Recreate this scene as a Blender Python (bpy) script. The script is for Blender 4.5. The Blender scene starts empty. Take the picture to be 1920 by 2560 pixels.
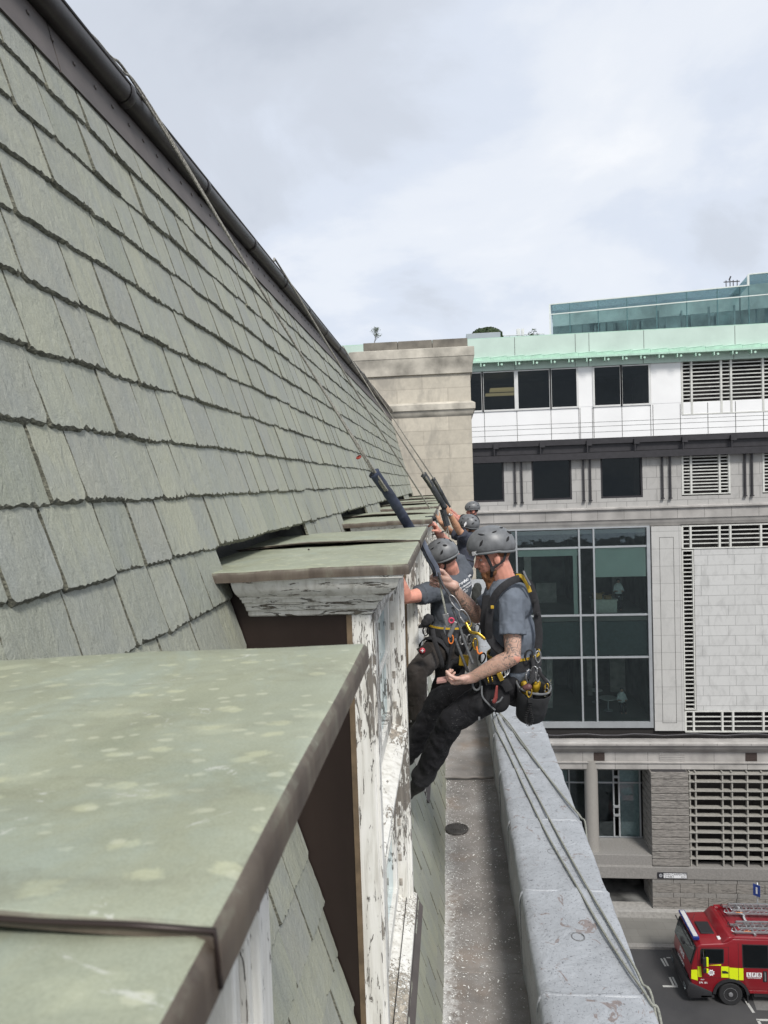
import bpy, bmesh, math, random
from mathutils import Vector, Matrix, noise
random.seed(7)
SC = bpy.context.scene
V = Vector
# ---------------- camera (photo pixels are 1920 x 2560; f = 1770 px) ----------------
F = 1770.0
Yc = V((166, 74, -F)).normalized()
Zc = V((-.034, 1, (74 - .034*166)/F)).normalized()
Zc = (Zc - Yc*Zc.dot(Yc)).normalized()
Xc = Yc.cross(Zc)
M3 = Matrix((Xc, Yc, Zc))
cd = bpy.data.cameras.new('camera'); cam = bpy.data.objects.new('camera', cd)
SC.collection.objects.link(cam); SC.camera = cam
cam.matrix_world = M3.to_4x4()
cd.sensor_fit = 'VERTICAL'; cd.sensor_height = 36; cd.lens = F/2560*36
cd.dof.use_dof = True; cd.dof.focus_distance = 4.6; cd.dof.aperture_fstop = 11
cd.clip_start = .02; cd.clip_end = 2000
# ---------------- sky, sun, exposure ----------------
W = bpy.data.worlds.new('World'); SC.world = W; W.use_nodes = True
nt = W.node_tree; N = nt.nodes; L = nt.links; N.clear()
SUN_EL, SUN_AZ = math.radians(50), math.radians(156)     # azimuth measured clockwise from +Y
sky = N.new('ShaderNodeTexSky'); sky.sky_type = 'NISHITA'; sky.sun_disc = False
sky.sun_elevation = SUN_EL; sky.sun_rotation = SUN_AZ; sky.dust_density = 3
b1 = N.new('ShaderNodeBackground'); b1.inputs[1].default_value = .1; L.new(sky.outputs[0], b1.inputs[0])
tc = N.new('ShaderNodeTexCoord'); sp = N.new('ShaderNodeSeparateXYZ'); L.new(tc.outputs['Generated'], sp.inputs[0])
def wm(op, a, b=None, c=None):
    m = N.new('ShaderNodeMath'); m.operation = op
    for i, q in enumerate((a, b, c)):
        if q is None: continue
        if isinstance(q, (int, float)): m.inputs[i].default_value = q
        else: L.new(q, m.inputs[i])
    return m.outputs[0]
zz = wm('ADD', wm('MAXIMUM', sp.outputs[2], 0), .28)
cb = N.new('ShaderNodeCombineXYZ'); L.new(wm('DIVIDE', sp.outputs[0], zz), cb.inputs[0]); L.new(wm('DIVIDE', sp.outputs[1], zz), cb.inputs[1])
def wnoise(scale, det, rough, off, dist=0):
    mp = N.new('ShaderNodeMapping'); mp.inputs['Location'].default_value = off
    L.new(cb.outputs[0], mp.inputs[0])
    n = N.new('ShaderNodeTexNoise'); n.inputs['Scale'].default_value = scale; n.inputs['Detail'].default_value = det
    n.inputs['Roughness'].default_value = rough; n.inputs['Distortion'].default_value = dist
    L.new(mp.outputs[0], n.inputs['Vector']); return n.outputs['Fac']
def wramp(src, stops):
    r = N.new('ShaderNodeValToRGB'); L.new(src, r.inputs[0]); e = r.color_ramp.elements
    e[0].position, e[0].color = stops[0][0], (*stops[0][1], 1)
    e[1].position, e[1].color = stops[-1][0], (*stops[-1][1], 1)
    for p, c in stops[1:-1]:
        k = e.new(p); k.color = (*c, 1)
    r.color_ramp.interpolation = 'EASE'; return r.outputs[0]
n1 = wnoise(1.7, 9, .56, (3.1, 1.7, 0), .35); n2 = wnoise(.55, 4, .5, (8.2, 4.4, 2), .3)
cl = wramp(wm('ADD', wm('MULTIPLY', n1, .6), wm('MULTIPLY', n2, .4)),
           [(.33, (.50, .54, .61)), (.43, (.59, .63, .70)), (.50, (.66, .71, .80)), (.57, (.75, .785, .845)), (.68, (.86, .875, .90))])
b2 = N.new('ShaderNodeBackground'); b2.inputs[1].default_value = .93; L.new(cl, b2.inputs[0])
mx = N.new('ShaderNodeMixShader'); mx.inputs[0].default_value = .9
L.new(b1.outputs[0], mx.inputs[1]); L.new(b2.outputs[0], mx.inputs[2])
wo = N.new('ShaderNodeOutputWorld'); L.new(mx.outputs[0], wo.inputs[0])
sd = bpy.data.lights.new('sun', 'SUN'); sd.energy = 2.6; sd.angle = math.radians(13); sd.color = (1, .965, .92)
so = bpy.data.objects.new('sun', sd); SC.collection.objects.link(so)
sdir = V((math.sin(SUN_AZ)*math.cos(SUN_EL), math.cos(SUN_AZ)*math.cos(SUN_EL), math.sin(SUN_EL)))
so.rotation_euler = sdir.to_track_quat('Z', 'Y').to_euler()
SC.view_settings.view_transform = 'Standard'; SC.view_settings.look = 'None'
SC.view_settings.exposure = .36; SC.view_settings.gamma = 1
# ---------------- pixel -> point helpers ----------------
def ray(u, v): return M3 @ V(((u-960)/F, (1280-v)/F, -1))
def at(u, v, Y): r = ray(u, v); return r*(Y/r.y)
def onX(u, v, X): r = ray(u, v); return r*(X/r.x)
def onZ(u, v, Z): r = ray(u, v); return r*(Z/r.z)
G = -23.8       # street level (the camera is the origin)
YF = 38.9       # plane of the far facade
def fx(u, v): return at(u, v, YF).x
# ---------------- mesh helpers ----------------
class MB:
    def __init__(s): s.b = bmesh.new()
    def v(s, p): return s.b.verts.new(p)
    def f(s, vs):
        try: return s.b.faces.new(vs)
        except ValueError: return None
    def poly(s, pts): return s.f([s.v(p) for p in pts])
    def box(s, x0, x1, y0, y1, z0, z1):
        a = [s.v((x, y, z)) for z in (z0, z1) for y in (y0, y1) for x in (x0, x1)]
        for q in ((0,2,3,1),(4,5,7,6),(0,1,5,4),(2,6,7,3),(0,4,6,2),(1,3,7,5)): s.f([a[i] for i in q])
        return s
    def obox(s, c, ax, ay, az, hx, hy, hz):
        a = [s.v(c+ax*(hx*i)+ay*(hy*j)+az*(hz*k)) for k in (-1,1) for j in (-1,1) for i in (-1,1)]
        for q in ((0,2,3,1),(4,5,7,6),(0,1,5,4),(2,6,7,3),(0,4,6,2),(1,3,7,5)): s.f([a[i] for i in q])
        return s
    def prism(s, pts, d):
        d = V(d); a = [s.v(V(p)) for p in pts]; b = [s.v(V(p)+d) for p in pts]
        s.f(a[::-1]); s.f(b); n = len(pts)
        for i in range(n): s.f([a[i], a[(i+1)%n], b[(i+1)%n], b[i]])
        return s
    def tube(s, path, rw, rh=None, nrm=None, n=8, closed=False, capped=True):
        path = [V(p) for p in path]; m = len(path); rings = []; up = V(nrm) if nrm is not None else None; last = None
        for i, p in enumerate(path):
            if closed: t = path[(i+1) % m]-path[i-1]
            else: t = path[min(i+1, m-1)]-path[max(i-1, 0)]
            if t.length < 1e-9: t = V((0,0,1))
            t.normalize()
            if up is not None: nn = up - t*up.dot(t)
            else:
                h = last if last is not None else (V((0,0,1)) if abs(t.z) < .9 else V((1,0,0)))
                nn = h - t*h.dot(t)
            if nn.length < 1e-6: nn = t.orthogonal()
            nn.normalize(); last = nn; bb = t.cross(nn)
            w = rw[i] if isinstance(rw, (list, tuple)) else rw
            h_ = (rh[i] if isinstance(rh, (list, tuple)) else rh) if rh is not None else w
            rings.append([s.v(p+bb*(w*math.cos(2*math.pi*k/n))+nn*(h_*math.sin(2*math.pi*k/n))) for k in range(n)])
        for i in range(m if closed else m-1):
            A, B = rings[i], rings[(i+1) % m]
            for k in range(n): s.f([A[k], A[(k+1)%n], B[(k+1)%n], B[k]])
        if capped and not closed: s.f(rings[0][::-1]); s.f(rings[-1])
        return s
    def ring(s, c, ax, R, r, n=24, k=8, squash=1, side=None):
        ax = V(ax).normalized(); a = V(side).normalized() if side is not None else ax.orthogonal().normalized(); b = ax.cross(a)
        return s.tube([V(c)+a*(R*math.cos(2*math.pi*i/n))+b*(R*squash*math.sin(2*math.pi*i/n)) for i in range(n)], r, n=k, closed=True)
    def lathe(s, prof, c, ax, n=24, side=None):
        ax = V(ax).normalized(); a = V(side).normalized() if side is not None else ax.orthogonal().normalized(); b = ax.cross(a); rings = []
        for r, h in prof: rings.append([s.v(V(c)+ax*h+a*(r*math.cos(2*math.pi*i/n))+b*(r*math.sin(2*math.pi*i/n))) for i in range(n)])
        for A, B in zip(rings, rings[1:]):
            for i in range(n): s.f([A[i], A[(i+1)%n], B[(i+1)%n], B[i]])
        if prof[0][0] > 1e-6: s.f(rings[0][::-1])
        if prof[-1][0] > 1e-6: s.f(rings[-1])
        return s
    def cap(s, p0, r0, p1, r1, n=14, flat0=False, flat1=False, sq=1.0, side=None):
        p0, p1 = V(p0), V(p1); d = p1-p0; Ln = d.length; ax = d.normalized() if Ln > 1e-6 else V((0,0,1)); prof = []
        if flat0: prof.append((r0*.001, 0))
        else:
            for i in range(5): a = math.pi/2*(1-i/5.); prof.append((max(r0*math.cos(a), 1e-5), -r0*math.sin(a)))
        prof.append((r0, 0)); prof.append((r1, Ln))
        if flat1: prof.append((r1*.001, Ln))
        else:
            for i in range(1, 6): a = math.pi/2*i/5.; prof.append((max(r1*math.cos(a), 1e-5), Ln+r1*math.sin(a)))
        a = V(side) if side is not None else ax.orthogonal()
        a = (a-ax*a.dot(ax)).normalized(); b = ax.cross(a); rings = []
        for r, h in prof: rings.append([s.v(p0+ax*h+a*(r*math.cos(2*math.pi*i/n))+b*(r*sq*math.sin(2*math.pi*i/n))) for i in range(n)])
        for A, B in zip(rings, rings[1:]):
            for i in range(n): s.f([A[i], A[(i+1)%n], B[(i+1)%n], B[i]])
        s.f(rings[0][::-1]); s.f(rings[-1]); return s
    def ell(s, c, rad, R=None, n=14):
        R = R or Matrix.Identity(3); c = V(c); top = None; rings = []
        for j in range(1, n):
            th = math.pi*j/n
            rings.append([s.v(c+R@V((rad[0]*math.sin(th)*math.cos(2*math.pi*i/(2*n)), rad[1]*math.sin(th)*math.sin(2*math.pi*i/(2*n)), rad[2]*math.cos(th)))) for i in range(2*n)])
        a = s.v(c+R@V((0,0,rad[2]))); b = s.v(c-R@V((0,0,rad[2])))
        m = 2*n
        for i in range(m): s.f([a, rings[0][i], rings[0][(i+1)%m]]); s.f([b, rings[-1][(i+1)%m], rings[-1][i]])
        for A, B in zip(rings, rings[1:]):
            for i in range(m): s.f([A[i], B[i], B[(i+1)%m], A[(i+1)%m]])
        return s
def setp(o, label=None, cat=None, group=None, kind=None):
    if label: o['label'] = label
    if cat: o['category'] = cat
    if group: o['group'] = group
    if kind: o['kind'] = kind
    return o
def link(o, parent):
    SC.collection.objects.link(o)
    if parent is not None:
        o.parent = parent
        if 'wl' in parent: o.matrix_parent_inverse = Matrix.Translation(-V(parent['wl']))
def mesh(name, mb, m, parent=None, smooth=False, bevel=0, rec=False, mats=None, fix=True):
    me = bpy.data.meshes.new(name)
    if fix: bmesh.ops.recalc_face_normals(mb.b, faces=mb.b.faces)
    if bevel: bmesh.ops.bevel(mb.b, geom=mb.b.edges[:], offset=bevel, segments=2, affect='EDGES', profile=.5, clamp_overlap=True)
    if rec:
        xs = [v.co for v in mb.b.verts]
        lo = V((min(p.x for p in xs), min(p.y for p in xs), min(p.z for p in xs))); hi = V((max(p.x for p in xs), max(p.y for p in xs), max(p.z for p in xs)))
        c = V(((lo.x+hi.x)/2, (lo.y+hi.y)/2, lo.z)); bmesh.ops.translate(mb.b, verts=mb.b.verts, vec=-c)
    mb.b.to_mesh(me); mb.b.free()
    if smooth is True:
        for p in me.polygons: p.use_smooth = True
    elif smooth:
        me.polygons.foreach_set('use_smooth', [True]*len(me.polygons)); me.set_sharp_from_angle(angle=math.radians(smooth))
    for q in (mats or [m]): me.materials.append(q)
    o = bpy.data.objects.new(name, me)
    if rec: o.location = c
    link(o, parent)
    if rec: o['wl'] = tuple(c)
    return o
def thing(name, label, cat, loc, group=None):
    o = bpy.data.objects.new(name, None); o.location = loc; o.empty_display_size = .1
    SC.collection.objects.link(o); o['wl'] = tuple(loc); setp(o, label, cat, group); return o
def remesh(name, mb, vox, m, parent, smooth=2, disp=None, rec=False):
    """union of the volumes in mb as one continuous surface"""
    me = bpy.data.meshes.new(name); bmesh.ops.recalc_face_normals(mb.b, faces=mb.b.faces); mb.b.to_mesh(me); mb.b.free()
    o = bpy.data.objects.new(name+'_tmp', me); SC.collection.objects.link(o)
    r = o.modifiers.new('r', 'REMESH'); r.mode = 'VOXEL'; r.voxel_size = vox; r.use_smooth_shade = True
    if smooth: s = o.modifiers.new('s', 'SMOOTH'); s.factor = .5; s.iterations = smooth
    dg = bpy.context.evaluated_depsgraph_get(); m2 = bpy.data.meshes.new_from_object(o.evaluated_get(dg))
    bpy.data.objects.remove(o); bpy.data.meshes.remove(me); m2.name = name
    if disp:
        co = [v.co.copy() for v in m2.vertices]; no = [v.normal.copy() for v in m2.vertices]
        for v, c, n in zip(m2.vertices, co, no): v.co = c + n*disp(c, n)
    m2.polygons.foreach_set('use_smooth', [True]*len(m2.polygons))
    m2.materials.clear(); m2.materials.append(m)
    ob = bpy.data.objects.new(name, m2)
    if rec:
        c = V(rec)
        for v in m2.vertices: v.co -= c
        ob.location = c; link(ob, parent); ob['wl'] = tuple(c)
    else: link(ob, parent)
    return ob
def text(name, body, size, c, ax, ay, m, parent, bold=0., sx=1., ext=.001):
    cu = bpy.data.curves.new('t', 'FONT'); cu.body = body; cu.size = size; cu.extrude = ext; cu.offset = bold; cu.align_x = 'CENTER'; cu.align_y = 'CENTER'; cu.space_character = 1.04
    o = bpy.data.objects.new('t', cu); SC.collection.objects.link(o)
    dg = bpy.context.evaluated_depsgraph_get(); me = bpy.data.meshes.new_from_object(o.evaluated_get(dg)); bpy.data.objects.remove(o)
    ax, ay = V(ax).normalized(), V(ay).normalized(); az = ax.cross(ay)
    R = Matrix((ax*sx, ay, az)).transposed()
    for v in me.vertices: v.co = V(c)+R@v.co
    me.materials.clear(); me.materials.append(m); me.name = name
    ob = bpy.data.objects.new(name, me); link(ob, parent); return ob
# ---------------- materials ----------------
class NT:
    def __init__(s, name):
        s.m = bpy.data.materials.new(name); s.m.use_nodes = True; s.t = s.m.node_tree; s.n = s.t.nodes; s.l = s.t.links
        s.p = s.n['Principled BSDF']; s.tc = s.n.new('ShaderNodeTexCoord').outputs['Object']
    def set(s, **k):
        for a, b in k.items():
            i = s.p.inputs[{'rough':'Roughness','metal':'Metallic','col':'Base Color','spec':'Specular IOR Level','coat':'Coat Weight','sheen':'Sheen Weight','trans':'Transmission Weight','em':'Emission Color','ems':'Emission Strength','ior':'IOR'}[a]]
            if hasattr(b, 'links') or hasattr(b, 'is_linked'): s.l.new(b, i)
            elif isinstance(b, tuple): i.default_value = (*b, 1)[:4]
            else: i.default_value = b
        return s
    def map(s, sc=(1,1,1), loc=(0,0,0), rot=(0,0,0), src=None):
        q = s.n.new('ShaderNodeMapping'); q.inputs['Scale'].default_value = sc; q.inputs['Location'].default_value = loc; q.inputs['Rotation'].default_value = rot
        s.l.new(src or s.tc, q.inputs[0]); return q.outputs[0]
    def noise(s, scale, det=4, rough=.55, vec=None, dist=0):
        q = s.n.new('ShaderNodeTexNoise'); q.inputs['Scale'].default_value = scale; q.inputs['Detail'].default_value = det; q.inputs['Roughness'].default_value = rough; q.inputs['Distortion'].default_value = dist
        s.l.new(vec or s.tc, q.inputs['Vector']); return q.outputs['Fac']
    def vor(s, scale, vec=None, out='Distance', feat='F1', rnd=1):
        q = s.n.new('ShaderNodeTexVoronoi'); q.feature = feat; q.inputs['Scale'].default_value = scale; q.inputs['Randomness'].default_value = rnd; s.l.new(vec or s.tc, q.inputs['Vector']); return q.outputs[out]
    def ramp(s, src, stops, interp='LINEAR'):
        r = s.n.new('ShaderNodeValToRGB'); s.l.new(src, r.inputs[0]); e = r.color_ramp.elements; r.color_ramp.interpolation = interp
        c = lambda x: (x, x, x, 1) if isinstance(x, (int, float)) else (*x, 1)
        e[0].position, e[0].color = stops[0][0], c(stops[0][1]); e[1].position, e[1].color = stops[-1][0], c(stops[-1][1])
        for p, k in stops[1:-1]: e.new(p).color = c(k)
        return r.outputs[0]
    def mix(s, f, a, b, mode='MIX'):
        q = s.n.new('ShaderNodeMix'); q.data_type = 'RGBA'; q.blend_type = mode
        for i, x in ((0, f), (6, a), (7, b)):
            if hasattr(x, 'is_linked'): s.l.new(x, q.inputs[i])
            elif isinstance(x, tuple): q.inputs[i].default_value = (*x, 1)[:4]
            else: q.inputs[i].default_value = x
        return q.outputs[2]
    def math(s, op, a, b=0):
        q = s.n.new('ShaderNodeMath'); q.operation = op
        for i, x in enumerate((a, b)):
            if hasattr(x, 'is_linked'): s.l.new(x, q.inputs[i])
            else: q.inputs[i].default_value = x
        return q.outputs[0]
    def bump(s, h, st=.5, d=.01):
        q = s.n.new('ShaderNodeBump'); q.inputs['Strength'].default_value = st; q.inputs['Distance'].default_value = d
        if s.p.inputs['Normal'].is_linked: s.l.new(s.p.inputs['Normal'].links[0].from_socket, q.inputs['Normal'])
        s.l.new(h, q.inputs['Height']); s.l.new(q.outputs[0], s.p.inputs['Normal']); return s
    def island(s): return s.n.new('ShaderNodeNewGeometry').outputs['Random Per Island']
def plain(name, c, rough=.6, metal=0, var=.15, scale=8, bump=.2, bd=.003, spec=.5, coat=0, bs=None):
    t = NT(name); n = t.noise(scale, 5); d = tuple(x*(1-var) for x in c); e = tuple(min(1, x*(1+var)) for x in c)
    t.set(col=t.ramp(n, [(.3, d), (.7, e)]), rough=rough, metal=metal, spec=spec, coat=coat)
    if bump: t.bump(t.noise(bs or scale*6, 6), bump, bd)
    return t.m
def xz(t):
    s = t.n.new('ShaderNodeSeparateXYZ'); t.l.new(t.tc, s.inputs[0]); c = t.n.new('ShaderNodeCombineXYZ')
    t.l.new(s.outputs[0], c.inputs[0]); t.l.new(s.outputs[2], c.inputs[1]); return c.outputs[0]
def blocks(name, c, w, h, mortar=.006, off=.5, joint=None, rough=.8, var=.12, bump=.3, loc=(0,0,0), stain=0., grain=60, stainc=None):
    t = NT(name); v = t.map(loc=loc, src=xz(t)); q = t.n.new('ShaderNodeTexBrick'); t.l.new(v, q.inputs['Vector'])
    q.offset = off; q.inputs['Scale'].default_value = 1; q.inputs['Mortar Size'].default_value = mortar; q.inputs['Mortar Smooth'].default_value = .2
    q.inputs['Brick Width'].default_value = w; q.inputs['Row Height'].default_value = h; q.inputs['Bias'].default_value = 0
    q.inputs['Color1'].default_value = (*[x*(1-var) for x in c], 1); q.inputs['Color2'].default_value = (*[min(1, x*(1+var)) for x in c], 1)
    q.inputs['Mortar'].default_value = (*(joint or tuple(x*.35 for x in c)), 1)
    col = q.outputs['Color']; g = t.noise(grain, 4, .6)
    col = t.mix(.35, col, t.ramp(g, [(.3, tuple(x*.75 for x in c)), (.7, tuple(min(1, x*1.2) for x in c))]))
    if stain:
        sn = t.noise(1, 6, .62, t.map((2.2, 1, 1.1)), .6)
        col = t.mix(t.math('MULTIPLY', t.ramp(sn, [(.48, 0.), (.66, 1.)]), stain), col, stainc or tuple(x*.45 for x in c))
    t.set(col=col, rough=rough); t.bump(q.outputs['Fac'], -.6, .01); t.bump(g, bump, .006)
    return t.m
# ================= materials of the near roof =================
def m_slate():
    t = NT('slate'); r = t.island()
    base = t.ramp(r, [(0, (.265, .275, .20)), (.2, (.31, .305, .255)), (.4, (.35, .355, .255)), (.6, (.285, .29, .245)), (.8, (.38, .375, .265)), (1, (.33, .335, .25))])
    off = t.n.new('ShaderNodeCombineXYZ'); t.l.new(t.math('MULTIPLY', r, 37.), off.inputs[1]); t.l.new(t.math('MULTIPLY', r, 11.), off.inputs[2])
    ad = t.n.new('ShaderNodeVectorMath'); ad.operation = 'ADD'; t.l.new(t.tc, ad.inputs[0]); t.l.new(off.outputs[0], ad.inputs[1]); P = ad.outputs[0]
    st = t.noise(1, 5, .6, t.map((1, 26, 2.2), rot=(.18, 0, 0), src=P), .8)
    col = t.mix(t.ramp(st, [(.47, 0.), (.68, .6)]), base, (.20, .21, .185), 'MIX')
    st2 = t.noise(1, 4, .6, t.map((1, 9, 3), rot=(.1, 0, 0), src=P), .5)
    col = t.mix(t.ramp(st2, [(.5, 0.), (.75, .55)]), col, (.40, .385, .25))
    sp = t.noise(260, 3, .7, P); col = t.mix(.45, col, t.ramp(sp, [(.3, (.14, .155, .14)), (.7, (.42, .44, .38))]))
    bl = t.noise(7, 5, .6, P); col = t.mix(t.ramp(bl, [(.45, 0.), (.7, .35)]), col, (.25, .27, .275))
    t.set(col=col, rough=.62, spec=.45)
    t.bump(t.noise(1, 6, .65, t.map((9, 30, 14), src=P), 1.2), .8, .009); t.bump(t.noise(38, 5, .6, P), .5, .004); t.bump(sp, .6, .0018)
    return t.m
def m_edge():
    t = NT('slate_broken_edge'); n = t.noise(60, 6, .7, t.map((1, 1, 2.6)), .8)
    t.set(col=t.ramp(n, [(.30, (.05, .05, .04)), (.5, (.15, .15, .115)), (.68, (.33, .325, .25))]), rough=.85); t.bump(n, 1, .01); return t.m
def m_copper():
    t = NT('patinated_copper')
    base = t.ramp(t.noise(2.6, 7, .68, dist=.6), [(.3, (.215, .235, .165)), (.45, (.275, .29, .205)), (.58, (.30, .325, .245)), (.72, (.36, .37, .265))])
    w1 = t.noise(17, 6, .7, dist=1.2)
    def spots(scale, loc, lo, hi, amt, c, col):
        v = t.vor(scale, t.map((1.0, 1.75, 1), loc)); m = t.ramp(t.math('ADD', v, t.math('MULTIPLY', w1, .7)), [(lo, amt), (hi, 0.)]); return t.mix(m, col, c)
    col = spots(7, (3, 1, 0), .48, .60, .45, (.44, .46, .33), base); col = spots(15, (0, 2, 0), .50, .59, .6, (.49, .50, .33), col); col = spots(28, (1, 5, 0), .50, .58, .6, (.50, .51, .38), col)
    col = t.mix(t.ramp(t.noise(2.3, 6, .7, t.map((1.5, 1.0, 1), (4, 2, 0)), .8), [(.54, 0.), (.68, .5)]), col, (.31, .37, .33))
    col = t.mix(t.ramp(t.noise(5.5, 7, .75, t.map((1.0, 2.0, 1), (7, 3, 1)), 1.4), [(.635, 0.), (.66, .75)]), col, (.54, .55, .50))
    col = t.mix(t.ramp(t.noise(5, 6, .7, t.map((1, 2.5, 1), (2, 7, 1)), .8), [(.53, 0.), (.70, .5)]), col, (.19, .19, .135))
    col = t.mix(.2, col, t.ramp(t.noise(420, 2, .6), [(.3, (.16, .17, .12)), (.7, (.42, .44, .34))]))
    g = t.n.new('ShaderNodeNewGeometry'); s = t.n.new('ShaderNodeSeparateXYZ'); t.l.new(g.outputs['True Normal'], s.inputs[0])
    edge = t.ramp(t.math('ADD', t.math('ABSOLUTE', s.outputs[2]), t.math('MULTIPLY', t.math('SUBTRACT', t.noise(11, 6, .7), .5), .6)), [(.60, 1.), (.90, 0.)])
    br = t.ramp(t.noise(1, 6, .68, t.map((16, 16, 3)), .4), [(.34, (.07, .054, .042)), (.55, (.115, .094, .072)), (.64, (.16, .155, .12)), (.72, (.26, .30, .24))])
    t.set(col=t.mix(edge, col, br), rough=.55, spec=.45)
    t.bump(t.noise(2.5, 4, .55), .8, .03); t.bump(t.noise(160, 3, .6), .1, .001); return t.m
def m_brown():
    t = NT('brown_sheet_copper'); n = t.noise(1, 5, .6, t.map((3, 3, .8)), .4)
    c = t.ramp(n, [(.3, (.022, .0145, .012)), (.7, (.036, .024, .020))])
    scr = t.ramp(t.noise(1, 6, .7, t.map((34, 34, 4), (2, 3, 5)), 1.0), [(.73, 0.), (.76, .45)]); c = t.mix(scr, c, (.12, .115, .11))
    t.set(col=c, rough=.42, metal=.35); t.bump(t.noise(4, 2, .5), .6, .015); return t.m
def m_paint(name, amount, wood=(.17, .15, .13), sc=(5, 5, 1.6), scale=1.0):
    t = NT(name)
    w = t.ramp(t.noise(1, 5, .6, t.map((40, 40, 2.5)), .3), [(.3, tuple(x*.6 for x in wood)), (.55, wood), (.8, tuple(x*2.0 for x in wood))])
    pn = t.noise(scale, 9, .7, t.map(sc, (3, 1, 2)), 1.0)
    big = t.noise(1.6, 3, .5, t.map((1, 1, .8), (9, 2, 4)))
    f = t.math('ADD', pn, t.math('MULTIPLY', t.math('SUBTRACT', big, .5), .7))
    mask = t.ramp(f, [(amount-.006, 0.), (amount+.006, 1.)])
    dirt = t.noise(1, 5, .65, t.map((30, 30, 3)), .5)
    p = t.ramp(dirt, [(.3, (.50, .48, .43)), (.5, (.70, .69, .64)), (.7, (.79, .78, .74))])
    t.set(col=t.mix(mask, w, p), rough=.55); t.bump(mask, 1., .008); t.bump(dirt, .25, .003); return t.m
def m_lead(name, c, rust=.3, spots=True):
    t = NT(name); n = t.noise(4, 6, .62, dist=.4); col = t.ramp(n, [(.3, tuple(x*.86 for x in c)), (.7, tuple(min(1, x*1.08) for x in c))])
    if rust:
        r = t.ramp(t.noise(8, 7, .72, t.map((1, .9, 1), (3, 1, 4)), 1.0), [(.60, 0.), (.625, rust)])
        col = t.mix(r, col, (.19, .13, .105))
    if spots:
        v = t.vor(4.5); w = t.noise(30, 4, .6); m = t.ramp(t.math('ADD', v, t.math('MULTIPLY', w, .35)), [(.24, .45), (.27, 0.)]); col = t.mix(m, col, (.48, .50, .52))
        k = t.ramp(t.noise(1, 7, .75, t.map((14, 30, 10), (1, 8, 1)), 1.5), [(.60, 0.), (.63, .75)]); col = t.mix(k, col, (.08, .08, .085))
        sp = t.ramp(t.noise(90, 3, .6), [(.61, 0.), (.66, .7)]); col = t.mix(sp, col, (.1, .1, .11))
    t.set(col=col, rough=.52, metal=.15); t.bump(t.noise(7, 5, .6, dist=.5), .9, .02); t.bump(t.noise(120, 3), .2, .002); return t.m
def m_gutter_floor():
    t = NT('dusty_lead_floor'); n = t.noise(3, 6, .65, dist=.6)
    col = t.ramp(n, [(.28, (.15, .14, .13)), (.5, (.225, .208, .192)), (.75, (.33, .315, .30))])
    r = t.ramp(t.noise(2.2, 4, .6, t.map(loc=(5, 2, 0))), [(.54, 0.), (.72, .5)]); col = t.mix(r, col, (.25, .165, .105))
    # sanding dust has settled against the slates
    s = t.n.new('ShaderNodeSeparateXYZ'); t.l.new(t.tc, s.inputs[0])
    near = t.math('MULTIPLY', t.math('ADD', s.outputs[0], .15), 2.3)
    d = t.math('SUBTRACT', t.noise(26, 7, .75), near); sp = t.ramp(d, [(.24, 0.), (.46, .9)])
    yy = t.ramp(t.math('MULTIPLY', s.outputs[1], .1), [(.40, 1.), (.66, .12)])
    col = t.mix(t.math('MULTIPLY', sp, yy), col, (.55, .545, .53))
    fl = t.ramp(t.noise(150, 3, .7), [(.645, 0.), (.67, .9)]); col = t.mix(t.math('MULTIPLY', fl, yy), col, (.60, .60, .58))
    t.set(col=col, rough=.7); t.bump(t.noise(6, 5, .6), .5, .014); return t.m
SLATE, EDGE, COPPER, BROWN = m_slate(), m_edge(), m_copper(), m_brown()
PAINT = m_paint('flaking_white_paint', .430, (.21, .19, .165), sc=(60, 60, 10)); PAINT2 = m_paint('badly_flaked_white_paint', .455, (.17, .15, .12), (10, 10, 60)); PAINT3 = m_paint('weathered_white_paint', .40, (.34, .30, .25), sc=(30, 10, 30)); PAINT4 = m_paint('worn_sill_paint', .49, (.36, .32, .26), (70, 70, 70))
TIMBER = plain('raw_timber_edge', (.13, .092, .055), .7, var=.35, scale=14)
LEAD = m_lead('lead_coping', (.375, .392, .41), .7); LEADW = m_lead('lead_upstand', (.17, .175, .178), .2, False); LEADD = m_lead('grey_flashing', (.10, .105, .10), .3, False)
FLOOR = m_gutter_floor()
GUT = plain('dark_gutter_metal', (.038, .033, .032), .38, .3, .25, 9, .2); FASC = plain('brown_fascia_board', (.095, .082, .076), .6, 0, .2, 5, .25)
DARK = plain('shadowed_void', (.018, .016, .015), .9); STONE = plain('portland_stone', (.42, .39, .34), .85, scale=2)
def m_glass(name, tint, refl=.5, alpha=.75, rough=.02):
    t = NT(name); t.n.remove(t.p)
    tr = t.n.new('ShaderNodeBsdfTransparent'); tr.inputs[0].default_value = (*tint, 1)
    gl = t.n.new('ShaderNodeBsdfGlossy'); gl.inputs['Roughness'].default_value = rough; gl.inputs[0].default_value = (.8, .9, .95, 1)
    fr = t.n.new('ShaderNodeFresnel'); fr.inputs[0].default_value = 1.5
    mx = t.n.new('ShaderNodeMixShader'); t.l.new(t.math('MULTIPLY', fr.outputs[0], refl), mx.inputs[0]); t.l.new(tr.outputs[0], mx.inputs[1]); t.l.new(gl.outputs[0], mx.inputs[2])
    bp = t.n.new('ShaderNodeBump'); bp.inputs['Strength'].default_value = .25; bp.inputs['Distance'].default_value = .02; t.l.new(t.noise(1.1, 2, .5), bp.inputs['Height']); t.l.new(bp.outputs[0], gl.inputs['Normal'])
    t.l.new(mx.outputs[0], t.n['Material Output'].inputs[0]); return t.m
PANE = m_glass('old_window_glass', (.45, .5, .52), 1.6)
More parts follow.
